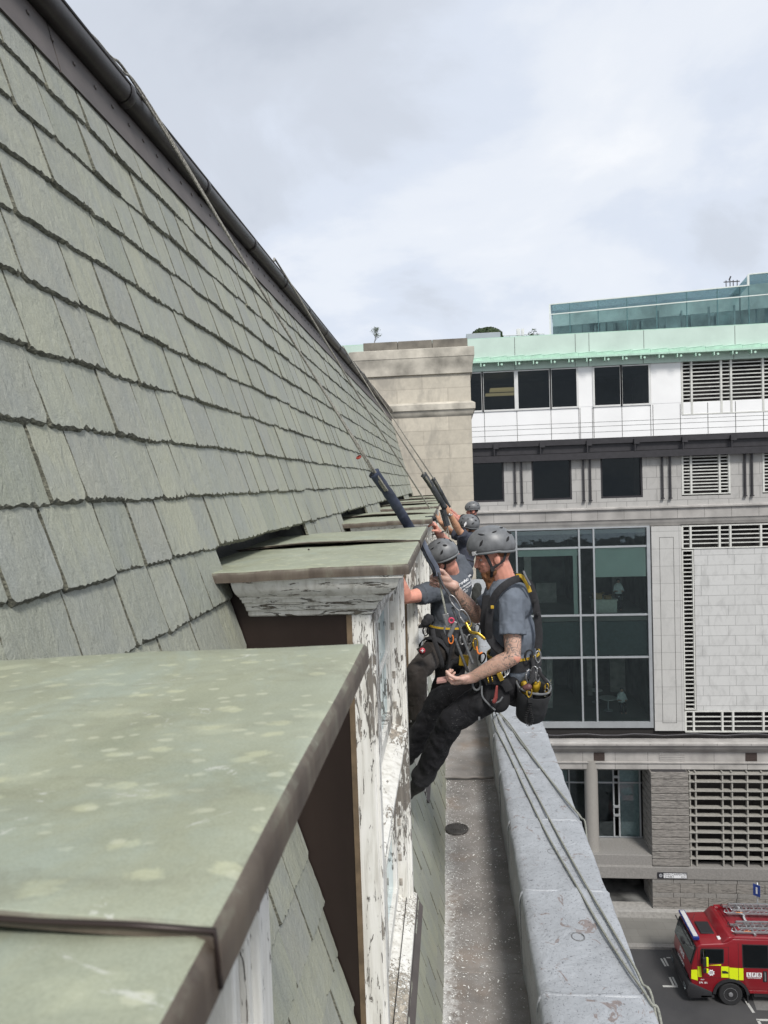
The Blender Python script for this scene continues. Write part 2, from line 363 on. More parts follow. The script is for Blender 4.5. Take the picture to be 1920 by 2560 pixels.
# ================= the near building =================
PX = lambda z: -.893-.26*z
nrm = V((1, 0, .26)).normalized()
def sp_(y, z, off=0): return V((PX(z), y, z)) + nrm*off
YE = 15.6; Y0 = -1.4; ZG = -2.895; PER = 2.87; GA = .183
CEN = [3.2+PER*(i-1) for i in range(6)]; CEN[0] = .22
bld = thing('terrace_building', 'near stone building with green slate mansard roof, copper covered dormers and a lead topped parapet', 'building', (-1, 7, G))
# slates: every slate modelled with its ragged lower edge
mb = MB(); B = mb.b; R = random.random
def slate(y0, y1, z0, gz, near):
    nx = 20 if near else 5; gl_, gr_ = .0015+.003*R()**2, .003+.007*R()**2; y0 += gl_; y1 -= gr_
    th = .012+.007*R(); tilt = (R()-.5)*.007; lift = .004*R()**2; top = z0+gz+.05
    zr = (R()-.5)*.010; skew = (R()-.5)*.014; ph = R()*50; nz = 9 if near else 3
    def sidej(k, z): return noise.noise(V((ph+k*7, z*30, 2)))*.0045+noise.noise(V((ph+k*7, z*90, 5)))*.002
    rows = []; under = []; lip = []
    for i in range(nx+1):
        t = i/nx; y = y0+(y1-y0)*t
        jag = noise.noise(V((y*22, ph, z0)))*.003 + max(0, noise.noise(V((y*60, ph, z0)))-.12)*.011 + noise.noise(V((y*190, ph, z0)))*.0022
        cc = .012*R() if i in (0, nx) else 0
        zb = z0+zr+skew*(t-.5)+jag+cc; o = th+tilt*(t-.5)+lift; deep = .005+.016*abs(noise.noise(V((y*45, ph+9, 1))))
        e = (-1 if i == 0 else 1 if i == nx else 0)
        sj = lambda z: sidej(e, z) if e else 0
        under.append(B.verts.new(sp_(y+sj(zb), zb-.003*R(), .001)))
        lip.append(B.verts.new(sp_(y+sj(zb), zb+deep*.4, o-.005-.003*R())))
        col = [B.verts.new(sp_(y+sj(zb+deep), zb+deep, o))]
        for j in range(1, nz+1):
            z = zb+deep+(top-zb-deep)*j/nz; f_ = 1-.8*(j/nz); col.append(B.verts.new(sp_(y+sj(z), z, o*f_+.0015*noise.noise(V((y*9, z*7, ph))))))
        rows.append(col)
    for i in range(nx):
        for a, b in ((under, lip), (lip, [r[0] for r in rows])):
            f = B.faces.new((a[i], a[i+1], b[i+1], b[i])); f.material_index = 1
        for j in range(nz): B.faces.new((rows[i][j], rows[i+1][j], rows[i+1][j+1], rows[i][j+1]))
    for k, sgn in ((0, -1), (nx, 1)):      # chipped side edges, falling to the slate below
        ln = [lip[k]]+rows[k]; lo = []
        for j, q in enumerate(ln):
            w = (.001+.009*abs(noise.noise(V((ph, j*.8, k)))))*(1 if j < len(ln)-1 else .2); lo.append(B.verts.new(q.co-nrm*(th*.95)+V((0, sgn*w, 0))))
        for j in range(len(ln)-1):
            f = B.faces.new((ln[j], ln[j+1], lo[j+1], lo[j]) if sgn < 0 else (ln[j+1], ln[j], lo[j], lo[j+1])); f.material_index = 1
nc = 0
zc = -.209-GA*15
while zc < 1.42:
    gz = GA if zc+GA < 1.45 else 1.45-zc
    segs = []
    if -2.3 < zc+GA*.5 < -.215:
        a = Y0
        for c in CEN:
            if c-.775 > a: segs.append((a, c-.775))
            a = c+.775
        if a < YE: segs.append((a, YE))
    else: segs = [(Y0, YE)]
    short = []
    if zc+GA*.5 <= -2.3 and zc+GA+.05 > -2.36:      # the course tucked under the sills
        a = Y0; segs = []
        for c in CEN:
            if c-.775 > a: segs.append((a, c-.775))
            short.append((max(c-.775, Y0), c+.775)); a = c+.775
        if a < YE: segs.append((a, YE))
        if zc > -2.39: short = []
    if zc > ZG-.2:
        for a, b in short:
            y = a
            while y < b-.001:
                w = .15+.115*R()
                if b-(y+w) < .08: w = b-y
                slate(y, y+w, zc, max(-2.36-.05-zc, .004), y < 5); y += w
        for a, b in segs:
            y = a
            if a == Y0: y -= R()*.2
            while y < b-.001:
                w = .15+.115*R()
                if b-(y+w) < .08: w = b-y
                slate(y, y+w, zc, gz, y < 5); y += w; nc += 1
    zc += GA
roof = mesh('slate_roof', mb, SLATE, bld, mats=[SLATE, EDGE], fix=False)
# roof deck behind the slates, cut away round the dormers
mb = MB()
def deck(y0, y1, z0, z1): mb.poly([sp_(y0, z0, -.02), sp_(y1, z0, -.02), sp_(y1, z1, -.02), sp_(y0, z1, -.02)])
deck(Y0, YE, -.19, 1.5); deck(Y0, YE, ZG-.05, -2.3); a = Y0
for c in CEN:
    deck(a, c-.77, -2.3, -.19) if c-.77 > a else None; a = c+.77
mb.poly([(PX(1.5)-.02, YE, 1.5), (PX(-3)-.02, YE, -3), (-4, YE, -3), (-4, YE, 1.5)])
mb.box(-4, PX(1.5)-.03, Y0, YE, 1.45, 1.60)
mesh('roof_deck', mb, DARK, bld)
# fascia with rivets, half round gutter with collars
mb = MB(); yb = [Y0, 2.28, 4.28, 6.5, 8.8, 11, 13.3, YE]
for a, b in zip(yb, yb[1:]):
    mb.prism([(PX(1.40)+.022, a+.004, 1.395), (PX(1.6)+.022, a+.004, 1.60), (PX(1.6)-.02, a+.004, 1.60), (PX(1.4)-.02, a+.004, 1.40)], (0, b-a-.008, 0))
fas = mesh('fascia_board', mb, FASC, bld)
mb = MB(); y = Y0
while y < YE-.1:
    mb.lathe([(.0085, 0), (.007, .004), (.003, .006), (.0001, .0065)], V((PX(1.50)+.022, y, 1.50)), nrm, 10); y += .13+.02*R()
mesh('rivet', mb, FASC, fas, True)['kind'] = 'stuff'
mb = MB(); gc = (-1.262, 1.603); rg = .046
def arc(y, r, a0, a1, n=14): return [V((gc[0]+r*math.cos(math.radians(a0+(a1-a0)*i/n)), y, gc[1]+r*math.sin(math.radians(a0+(a1-a0)*i/n)))) for i in range(n+1)]
ys = [Y0+.35*i for i in range(int((YE-Y0)/.35)+1)]+[YE]; rows = []
for y in ys:
    q = arc(y, rg, -190, 30)+arc(y, rg-.004, 30, -190); dz = .004*noise.noise(V((y*.7, 0, 0)))
    rows.append([mb.v(p+V((0, 0, dz))) for p in q])
for a, b in zip(rows, rows[1:]):
    for i in range(len(a)): mb.f([a[i], a[(i+1) % len(a)], b[(i+1) % len(a)], b[i]])
mb.f(rows[-1]); mb.f(rows[0][::-1])
mb.tube([(gc[0]+rg*math.cos(.52), y, gc[1]+rg*math.sin(.52)+.003) for y in ys], .006)
gut = mesh('rain_gutter', mb, GUT, bld, 40)
y = -.8
while y < YE:
    mb = MB(); mb.tube(arc(y, rg+.003, -190, 34), .022, .004, n=6); mesh('gutter_collar', mb, GUT, gut, 40)
    y += .9
# lead gutter floor and step, parapet
XG0, XG1, ZC = -.14, .342, -2.41
mb = MB(); nx, ny = 14, 200
def floor_z(x, y):
    z = ZG+.008*noise.noise(V((x*5, y*2.2, 0)))+.004*noise.noise(V((x*14, y*9, 3)))
    if y > 6.82: z += .035
    return z
def sheet(mb, x0, x1, y0, y1, nx, ny, fz):
    g = [[mb.v((x0+(x1-x0)*i/nx, y0+(y1-y0)*j/ny, fz(x0+(x1-x0)*i/nx, y0+(y1-y0)*j/ny))) for i in range(nx+1)] for j in range(ny+1)]
    for j in range(ny):
        for i in range(nx): mb.f([g[j][i], g[j][i+1], g[j+1][i+1], g[j+1][i]])
    return g
sheet(mb, XG0-.03, XG1+.02, -1.4, 6.815, 14, 160, floor_z); sheet(mb, XG0-.03, XG1+.02, 6.82, 17.4, 14, 120, floor_z)
mb.tube([(XG0-.02+.48*i/12, 6.81+.006*math.sin(i), ZG+.028+.006*noise.noise(V((i*.6, 1, 2)))) for i in range(13)], .014)
mb.tube([(XG0-.02+.48*i/12, 4.1+.004*math.sin(i), ZG+.000+.003*noise.noise(V((i*.6, 1, 2)))) for i in range(13)], .004)
mesh('gutter_floor', mb, FLOOR, bld, True)
par = MB(); par.box(XG1+.012, .80, Y0, 17.4, G, ZC-.04)
wall = mesh('parapet_wall', par, STONE, bld)
# lead coping: one sheet per bay, laid over the parapet and down its inner face
lead_bays = [-1.4, -.25, .62, 1.5, 2.37, 3.25, 4.10, 4.97, 5.85, 6.72, 7.6, 8.47, 9.35, 10.2, 11.1, 12.0, 12.9, 13.8, 14.7, 15.6, 16.5, 17.4]
mb = MB()
for a, b in zip(lead_bays, lead_bays[1:]):
    prof = [(XG1+.006, ZG-.02), (XG1, ZC-.10), (XG1-.004, ZC-.03), (XG1+.010, ZC-.004), (XG1+.05, ZC+.003), (.50, ZC+.006), (.66, ZC+.003), (.81, ZC-.001), (.838, ZC-.008), (.847, ZC-.03), (.848, ZC-.12), (.80, ZC-.13)]
    # resample
    pts = []
    for (x0, z0), (x1, z1) in zip(prof, prof[1:]):
        k = max(1, int(math.hypot(x1-x0, z1-z0)/.045))
        for i in range(k): pts.append((x0+(x1-x0)*i/k, z0+(z1-z0)*i/k))
    pts.append(prof[-1]); n = 12; rows = []
    for j in range(n+1):
        y = a+(b+.03-a)*j/n; lift = .006*(j/n)
        if j >= n-1: lift += .004
        row = []
        for x, z in pts:
            w = noise.noise(V((x*7, y*5, z*7)))*.009+noise.noise(V((x*20, y*16, z*20)))*.0025
            row.append(mb.v((x+w*.8-(lift if z < ZC-.03 and x < .5 else 0), y, z+w+lift)))
        rows.append(row)
    for p, q in zip(rows, rows[1:]):
        for i in range(len(p)-1): mb.f([p[i], p[i+1], q[i+1], q[i]])
cop = mesh('lead_coping', mb, LEAD, bld, True)
for yb_ in lead_bays[1:-1]:     # welted lap at each joint
    mb = MB(); mb.tube([(XG1-.006, yb_+.02, ZG+.05), (XG1-.012, yb_+.02, ZC-.06), (XG1+.0, yb_+.015, ZC-.008), (XG1+.03, yb_+.02, ZC+.009), (.45, yb_+.008, ZC+.012), (.6, yb_+.016, ZC+.011), (.80, yb_+.02, ZC+.008), (.842, yb_+.02, ZC-.006), (.853, yb_+.02, ZC-.1)], .012, .006, n=8); mesh('lead_lap', mb, LEAD, cop, True)
for a, b in zip(lead_bays, lead_bays[1:]):
    mb = MB(); mb.ring((.58+.02*R(), (a+b)/2+.02, ZC+.008), (0, 0, 1), .033, .0032, 28, 6)
    mesh('fixing_dot', mb, LEADW, cop, True)
# inner upstand + drain
mb = MB(); c = V((-.035, 5.82, floor_z(-.03, 5.82)+.008))
mb.lathe([(.098, -.01), (.098, .006), (.088, .010), (.084, .006), (.084, .001)], c, (0, 0, 1), 36, (1, 0, 0))
for i in range(-4, 5):
    h = math.sqrt(max(.086**2-(i*.019)**2, 0)); mb.box(c.x+i*.019-.0055, c.x+i*.019+.0055, c.y-h, c.y+h, c.z+.0035, c.z+.009)
mb.box(c.x-.03, c.x+.03, c.y-.018, c.y+.018, c.z+.0032, c.z+.0105)
dr = mesh('drain_cover', mb, plain('worn_iron', (.075, .07, .065), .6, .4, .3, 30), None, rec=True)
setp(dr, 'round slotted metal drain cover set in the dusty roof gutter', 'drain cover')
# ---------------- dormers ----------------
HW, XF = .77, -.29
def copper_sheets(c, sy, fr):
    # copper roof: two sheets lapped at a seam
    xb_, xf_ = -1.0, -.142
    def topz(x, y): return -.2566-.028*(xf_-x)/.86+.004*noise.noise(V((x*3, y*2.5, c)))+.0015*noise.noise(V((x*11, y*9, c)))
    mb = MB()
    def plate(y0, y1, dz, lap):
        nx, ny = 24, 18; g = []
        for j in range(-4, ny+5):
            row = []
            for i in range(nx+5):
                # edge roll: beyond the border the sheet turns down
                jj = min(max(j, 0), ny); ii = min(i, nx); y = y0+(y1-y0)*jj/ny; x = xb_+(xf_-.012-xb_)*ii/nx; z = topz(x, y)+dz
                def roll(k): return [(0, 0), (.006, -.002), (.0115, -.009), (.012, -.022), (.012, -.036)][k]
                ex = ez = ey = 0
                if i > nx: q = roll(i-nx); ex = q[0]; ez += q[1]
                if j < 0:
                    q = roll(-j)
                    if lap == 'far': ey = -q[0]*.3; ez += q[1]*.25
                    else: ey = -q[0]; ez = min(ez, q[1])
                if j > ny:
                    q = roll(j-ny)
                    if lap == 'near': ez += q[1]*.1
                    else: ey = q[0]; ez = min(ez, q[1])
                if lap == 'far':  # the lifted seam edge
                    d = max(0, 1-abs(y-y0)/.10); t = (x-xb_)/(xf_-xb_); ez += d*d*.020*max(0, math.sin(math.pi*min(1, t*1.02)))**.8
                ez += .002*noise.noise(V((x*8, y*8, 7))) if (i > nx or j < 0 or j > ny) else 0
                row.append(mb.v((x+ex+(.003 if lap == 'far' else 0), y+ey, z+ez)))
            g.append(row)
        for a, b in zip(g, g[1:]):
            for i in range(len(a)-1): mb.f([a[i], a[i+1], b[i+1], b[i]])
    plate(c-.888, sy+.05, 0, 'near'); plate(sy, c+.888, .006, 'far')
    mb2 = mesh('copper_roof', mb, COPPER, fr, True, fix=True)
    mb = MB()   # turned edge of the lapped sheet
    mb.tube([(xb_+(xf_-xb_)*i/16, sy-.004+.004*noise.noise(V((i*.5, 3, c))), topz(xb_+(xf_-xb_)*i/16, sy)+.004+.002*noise.noise(V((i*.8, 7, c)))+.016*max(0, math.sin(math.pi*min(1, i/16*1.02)))**.8) for i in range(17)]+[(xf_+.001, sy-.003, -.270), (xf_+.0015, sy-.002, -.286)], .0022, .0018)
    mesh('seam_edge', mb, BROWN, fr, True)
    return xb_, xf_, topz
def dormer(c, first):
    # frame mesh: corner posts, jambs, casement stiles and rails
    ya, yb = c-HW, c+HW; zt, zb = -.449, -2.33
    mb = MB()
    for s, y in ((1, ya), (-1, yb)):
        y1 = y+s*.085
        mb.box(XF-.075, XF, min(y, y1), max(y, y1), zb, zt)
        y2 = y+s*.11; mb.box(XF-.020, XF+.012, min(y+s*.012, y+s*.070), max(y+s*.012, y+s*.070), zb, zt-.0)   # raised bead
        mb.box(XF-.15, XF-.012, min(y1, y2), max(y1, y2), zb, zt)
        y3 = y+s*.135; mb.box(XF-.135, XF-.085, min(y2, y3), max(y2, y3), zb+.05, zt-.05)
    mb.box(XF-.13, XF-.004, ya+.085, yb-.085, zt-.075, zt-.001)
    mb.box(XF-.12, XF+.010, ya+.087, yb-.087, zt-.030, zt-.002)
    fr = mesh('dormer_window', mb, PAINT, bld, bevel=.004)
    mb = MB(); mb.prism([(XF-.14, ya+.11, -1.30), (XF-.02, ya+.11, -1.335), (XF+.012, ya+.11, -1.355), (XF+.012, ya+.11, -1.375), (XF-.02, ya+.11, -1.38), (XF-.02, ya+.11, -1.41), (XF-.14, ya+.11, -1.41)], (0, 2*HW-.22, 0))
    mesh('transom', mb, PAINT3, fr, bevel=.002)
    for z0, z1 in ((-2.28, -1.41), (-1.30, -.52)):
        for y0, y1 in ((ya+.135, c-.004), (c+.004, yb-.135)):
            mb = MB(); x0, x1 = XF-.115, XF-.065
            mb.box(x0, x1, y0, y0+.055, z0, z1).box(x0, x1, y1-.055, y1, z0, z1).box(x0+.001, x1-.001, y0+.055, y1-.055, z1-.06, z1).box(x0+.001, x1-.001, y0+.055, y1-.055, z0, z0+.07)
            zm = (z0+z1)/2; mb.box(x0+.012, x1-.008, y0+.055, y1-.055, zm-.011, zm+.011)
            mesh('casement', mb, PAINT, fr, bevel=.003)
            mb = MB(); mb.box(x0+.022, x0+.027, y0+.05, y1-.05, z0+.06, z1-.05); mesh('pane', mb, PANE, fr)
    hm = plain('tarnished_hinge_metal', (.36, .33, .29), .5, .3, .4, 30)
    for z in (-.62, -.78, -1.05, -1.22, -1.50, -1.66, -1.88, -2.08, -2.22):   # hinge plates and screws on the far jamb reveal
        for dx in (-.052, -.090):
            mb = MB()
            mb.box(XF+dx-.009, XF+dx+.009, yb-.1120, yb-.1100, z-.020, z+.020)
            for q in (-.015, .015): mb.lathe([(.004, 0), (.003, .0025), (.0001, .003)], (XF+dx, yb-.1125, z+q), (0, -1, 0), 8)
            mesh('hinge', mb, hm, fr)
    mb = MB(); mb.prism([(XF-.16, ya+.02, zb+.05), (XF-.10, ya+.02, zb+.045), (XF+.030, ya+.02, zb-.004), (XF+.030, ya+.02, zb-.03), (XF-.16, ya+.02, zb-.03)], (0, 2*HW-.04, 0))
    mesh('sill', mb, PAINT4, fr, bevel=.003)
    mb = MB(); mb.prism([(XF+.004, ya-.01, zb-.031), (XF+.031, ya-.01, zb-.031), (XF+.034, ya-.01, zb-.06), (XF+.06, ya-.01, zb-.10), (XF+.00, ya-.01, zb-.09)], (0, 2*HW+.02, 0))
    mesh('apron_flashing', mb, FASC, fr)
    for s, y in ((1, ya), (-1, yb)):
        mb = MB(); y1 = y+s*.02
        pts = [(XF-.076, zt), (XF-.076, zb-.02)] + [(PX(zb-.02)-.03, zb-.02), (PX(-.30)-.06, -.30), (XF-.076, -.30)]
        mb.prism([(x, y, z) for x, z in pts], (0, s*.02, 0))
        ch = mesh('cheek', mb, BROWN, fr)
        mb = MB(); yy = y-s*.006; mb.box(XF-.085, XF-.066, min(yy, y1), max(yy, y1), zb, zt)
        mesh('timber_edge', mb, TIMBER, fr)
    # cornice swept round three sides
    prof = [(.0, -.2), (.125, -.2905), (.125, -.306), (.113, -.309), (.110, -.322), (.103, -.338), (.090, -.354), (.074, -.366), (.062, -.372), (.059, -.379), (.050, -.381), (.046, -.394), (.034, -.398), (.031, -.408), (.026, -.411), (.022, -.424), (.010, -.430), (.008, -.444), (.0, -.4495)]
    prof[0] = (.0, -.2905)
    mb = MB(); rows = []
    for (x, y, dx, dy) in ((-.72, ya, 0, -1), (XF, ya, 1, -1), (XF, yb, 1, 1), (-.72, yb, 0, 1)):
        rows.append([mb.v((x+dx*o - (.02 if dx == 0 else 0)*0 - (o*.25 if dx == 0 else 0), y+dy*o, z)) for o, z in prof])
    k = len(prof)
    for a, b in zip(rows, rows[1:]):
        for i in range(k-1): mb.f([a[i], a[i+1], b[i+1], b[i]])
    mb.f(rows[0]); mb.f(rows[-1][::-1])
    mesh('cornice_moulding', mb, PAINT2, fr, 35)
    xb_, xf_, topz = copper_sheets(c, c-.05, fr)
    mb = MB(); mb.box(-.98, xf_-.018, ya-.09, yb+.09, -.2990, -.2915); mesh('roof_boards', mb, PAINT3, fr)
    mb = MB()   # flashing upstand behind the roof sheet, in the notch under the slates
    n = 14; rows = []
    for j in range(n+1):
        y = c-.80+1.60*j/n; w = .012*noise.noise(V((y*4, 1, c)))
        rows.append([mb.v((xb_-.012+.05+w*.3, y, -.284+w*.2)), mb.v((xb_-.01+w, y, -.27)), mb.v((xb_-.02+w, y, -.215+w)), mb.v((xb_+.02+w, y, -.14))])
    for a, b in zip(rows, rows[1:]):
        for i in range(3): mb.f([a[i], a[i+1], b[i+1], b[i]])
    for s in (-1, 1): mb.poly([(xb_-.01, c+s*.8, -.30), (PX(-.25)-.01, c+s*.8, -.30), (PX(-.15)-.01, c+s*.8, -.13), (xb_-.01, c+s*.8, -.13)])
    mesh('flashing', mb, LEADD, fr, True)
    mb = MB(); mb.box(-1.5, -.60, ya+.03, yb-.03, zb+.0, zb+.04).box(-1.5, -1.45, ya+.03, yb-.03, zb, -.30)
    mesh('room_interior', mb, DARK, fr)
    for k in range(3):
        mb = MB(); mb.lathe([(.005, 0), (.004, .004), (.001, .007)], (-.5+.1*k-.1, c+.28*(k-1), topz(-.5, c+.28*(k-1))+.003), (0, 0, 1), 7); mesh('roof_nail', mb, BROWN, fr)
    return fr
d0 = dormer(CEN[1], True)
def copy_part(o, parent, dy):
    c = o.copy(); SC.collection.objects.link(c); c.parent = parent; c.matrix_parent_inverse = o.matrix_parent_inverse.copy(); return c
for i in (0, 2, 3, 4, 5):
    c = copy_part(d0, bld, 0); c.location = (0, CEN[i]-CEN[1], 0)
    for ch in list(d0.children):
        if i == 0 and ch.name.split('.')[0] in ('copper_roof', 'seam_edge'): continue
        copy_part(ch, c, 0)
# the nearest dormer has its seam further along
nd = [o for o in bld.children if o.name.startswith('dormer_window') and abs(o.location.y-(CEN[0]-CEN[1])) < 1e-4][0]
for o in (0,):
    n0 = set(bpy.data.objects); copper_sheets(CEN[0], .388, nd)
    for k in set(bpy.data.objects)-n0: k.matrix_parent_inverse = Matrix.Translation((0, CEN[1]-CEN[0], 0))
# paint flakes on the gutter floor (one could not count them)
mb = MB()
for k in range(4200):
    u = R(); x = XG0+.01+(.46)*(R()**2.0); y = 2.2+R()*4.6 if R() < .85 else 2.2+R()*9
    if x > .25 and R() < .4: continue
    s = (.0012+.0024*R()**3)*(1.0 if R() < .985 else 2.2); a = R()*6.3; l = s*(1+2.5*R()); z = floor_z(x, y)+.004+.003*R()
    d = V((math.cos(a), math.sin(a), (R()-.5)*.5)).normalized(); e = V((-d.y, d.x, (R()-.5)*.6)).normalized(); c = V((x, y, z))
    mb.poly([c-d*l-e*s, c+d*l-e*s*.6, c+d*l*.7+e*s, c-d*l*.8+e*s*.8])
fl = mesh('paint_flake', mb, plain('paint_flake_white', (.75, .75, .72), .7, bump=0), None, rec=True, fix=False)
setp(fl, 'fine white paint flakes and sanding dust scattered over the dusty roof gutter floor', 'paint flakes', None, 'stuff')
# ================= stone pier at the end of the roof =================
LIME = blocks('limestone_blocks', (.52, .475, .39), 1.25, .345, .011, .5, (.36, .32, .26), var=.12, stain=.8, stainc=(.32, .295, .25), grain=9, loc=(.62, .1, 0))
LIME2 = plain('weathered_limestone', (.42, .39, .33), .85, var=.45, scale=2.2, bump=.4); LIMED = plain('sooty_limestone', (.17, .155, .13), .9, var=.4, scale=2.5)
YT = 17.5; XT = .56
pier = thing('stone_building', 'pale limestone end block with moulded cornices, standing where the slate roof stops', 'building', (-.8, 20, G))
mb = MB(); mb.box(-2.28, XT, YT, 26, G, 3.0); mesh('wall', mb, LIME, pier)
def mould(prof, x0, x1, y0, y1):
    """moulding run round front and both sides: prof = (offset, z)"""
    mb = MB(); rows = []
    for x, y, dx, dy in ((x0, y1, -1, 1), (x0, y0, -1, -1), (x1, y0, 1, -1), (x1, y1, 1, 1)): rows.append([mb.v((x+dx*o, y+dy*o, z)) for o, z in prof])
    rows.append(rows[0]); k = len(prof)
    for a, b in zip(rows, rows[1:]):
        for i in range(k-1): mb.f([a[i], a[i+1], b[i+1], b[i]])
    mb.f([r[0] for r in rows[:4]]); mb.f([r[-1] for r in rows[:4]]); return mb
mesh('cornice', mould([(0, 3.30), (.11, 3.27), (.11, 3.06), (.10, 3.05), (.09, 2.98), (.07, 2.88), (.05, 2.80), (.05, 2.66), (.0, 2.64)], -2.28, XT, YT, 26), LIME2, pier, 30)
mesh('string_course', mould([(0, 1.98), (.10, 1.92), (.10, 1.78), (.07, 1.77), (.05, 1.68), (.0, 1.62)], -2.28, XT, YT, 26), LIME2, pier, 30)
mb = MB(); 
for a, b in ((-2.05, -1.2), (-1.19, -.35), (-.34, .52)): mb.box(a, b, YT+.1, YT+.7, 3.28, 3.52)
mesh('coping_stone', mb, LIMED, pier, bevel=.01)
mb = MB(); mb.box(-2.2, .55, YT+.72, 25.9, 3.0, 3.12); mesh('roof_slab', mb, LEADD, pier)
# ================= far office building =================
GRAN = blocks('grey_stone_blocks', (.41, .40, .38), 1.05, .62, .016, .5, var=.05, stain=.25, loc=(.1, .1, 0)); GRANS = plain('plain_grey_stone', (.35, .335, .315), .8, var=.22, scale=1.2, bump=.15)
BRK = blocks('pale_brick_panel', (.53, .53, .515), 1.36, .54, .014, .25, var=.05, stain=.3, loc=(.12, .0, 0)); BRK2 = blocks('pale_stone_panel', (.47, .465, .445), 1.5, .93, .012, 0., var=.03, stain=.2, loc=(.0, .2, 0))
WHT = plain('white_cladding', (.80, .80, .79), .5, var=.05, scale=.6, bump=0); MINT = plain('mint_green_cladding', (.50, .62, .545), .5, var=.09, scale=.7, bump=0); MINTD = plain('mint_green_rail', (.42, .62, .50), .5, var=.12, scale=3, bump=0)
BLK = plain('charcoal_steel', (.035, .033, .036), .5, .2, .2, 4, 0); FRM = plain('grey_aluminium', (.40, .42, .43), .4, .4, .08, 2, 0); FRW = plain('white_painted_metal', (.62, .62, .60), .5, 0, .06, 3, 0); LOUV = plain('off_white_louvre', (.58, .58, .54), .55, 0, .12, 4, 0)
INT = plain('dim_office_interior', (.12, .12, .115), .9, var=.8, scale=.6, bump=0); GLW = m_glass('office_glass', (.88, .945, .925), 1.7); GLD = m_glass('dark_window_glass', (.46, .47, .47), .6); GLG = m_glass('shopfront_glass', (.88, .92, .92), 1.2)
JNT = plain('dark_joint', (.07, .07, .065), .9, bump=0)
off = thing('office_building', 'large pale stone and glass office building with a mint green roof edge across the street', 'building', (9, YF+6, G))
XL, XR = -6.0, 26.0
def P(name, boxes, m, parent=off, bevel=0, **k):
    mb = MB()
    for b in boxes: mb.box(*b)
    return mesh(name, mb, m, parent, bevel=bevel, **k)
Y = YF
# mint green roof edge
P('roof_fascia', [(XL, XR, Y-.30, Y+1, 6.62, 7.62), (XL, XR, Y-.12, Y+1, 5.92, 6.30)], MINT)
P('fascia_ledge', [(XL, XR, Y-.55, Y+.2, 6.30, 6.36), (XL, XR, Y-.62, Y-.55, 6.30, 6.40), (XL, XR, Y-.34, Y, 6.36, 6.62)], MINTD)
x = XL
k = 0
while x < XR:
    if x > .5: 
        mb = MB(); mb.tube([(x, Y-.52, 6.55), (x+.9, Y-.52, 6.62)], .022, n=5); mb.tube([(x+.05, Y-.52, 6.36), (x+.05, Y-.52, 6.6)], .02, n=5); mesh('safety_rail', mb, MINTD, off)
        mb = MB(); mb.box(x+.42, x+.47, Y-.60, Y-.32, 6.10, 6.30).lathe([(.06, 0), (.06, .03)], (x+.62, Y-.60, 6.16), (0, -1, 0), 8); mesh('rail_bracket', mb, MINTD, off)
    x += .92
for u in (1285.6, 1436, 1470, 1606, 1832):
    xx = fx(u, 875); P('panel_joint', [(xx-.012, xx+.012, Y-.305, Y-.299, 6.63, 7.62), (xx-.012, xx+.012, Y-.125, Y-.119, 5.93, 6.29)], JNT)
P('roof_top', [(XL, XR, Y-.30, Y-.26, 7.62, 7.66), (XL, XR, Y+1, Y+14, 7.5, 7.6)], MINTD)
# white storey
wz0, wz1 = 3.84, 5.84
wx = [(-1.3, .5), (.62, 1.82), (1.94, 3.58), (3.78, 5.43), (5.55, 6.86), (7.80, 9.14), (9.23, 10.6)]
P('white_wall', [(XL, XR, Y, Y+.25, 2.10, wz0-.04), (XL, -1.3, Y, Y+.25, wz0-.04, 5.92), (6.95, 7.72, Y-.01, Y+.25, wz0-.04, 5.92), (10.72, 12.25, Y-.01, Y+.25, wz0-.04, 5.92), (17.6, XR, Y, Y+.25, wz0-.04, 5.92)], WHT)
for a, b in wx:
    P('window', [(a-.10, a, Y-.06, Y+.15, wz0-.09, wz1+.06), (b, b+.10, Y-.06, Y+.15, wz0-.09, wz1+.06), (a, b, Y-.05, Y+.15, wz1, wz1+.06), (a, b, Y-.05, Y+.15, wz0-.09, wz0)], FRW)
    w = bpy.context.scene.collection.objects[-1]
    P('pane', [(a, b, Y+.04, Y+.05, wz0, wz1)], GLD, w)
for xx in (1.94, 3.68, 5.49, 6.95, 7.02, 7.66, 7.73, 9.2, 10.68, 12.2, 10.8, 13.6, 15, 16.4, 17.8):
    P('panel_joint', [(xx-.01, xx+.01, Y-.016, Y-.001, 2.12, wz0-.1)], JNT)
for zz_ in (2.95, 2.72, 2.42): P('panel_joint', [(XL, XR, Y-.006, Y-.001, zz_-.008, zz_+.008)], JNT)
def grille(x0, x1, z0, z1, nh, xs, name='louvre_grille', m=LOUV, y=Y, t=.05, depth=.14, parent=off, back=True, hb=.028):
    mb = MB()
    mb.box(x0, x1, y-.02, y+depth, z1-.06, z1).box(x0, x1, y-.02, y+depth, z0, z0+.06)
    for xx in xs: mb.box(xx-t, xx+t, y-.021, y+depth+.001, z0+.06, z1-.06)
    for i in range(nh):
        zz = z0+.06+(z1-z0-.12)*(i+1)/(nh+1); mb.box(x0, x1, y+.012, y+.05, zz-hb, zz+hb)
    g = mesh(name, mb, m, parent)
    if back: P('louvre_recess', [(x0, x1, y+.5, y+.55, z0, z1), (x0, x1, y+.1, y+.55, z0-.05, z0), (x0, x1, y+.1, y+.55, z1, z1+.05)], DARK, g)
    return g
grille(12.28, 17.55, 3.13, 6.02, 13, (12.31, 12.80, 14.3, 14.8, 16.4, 16.95, 17.5))
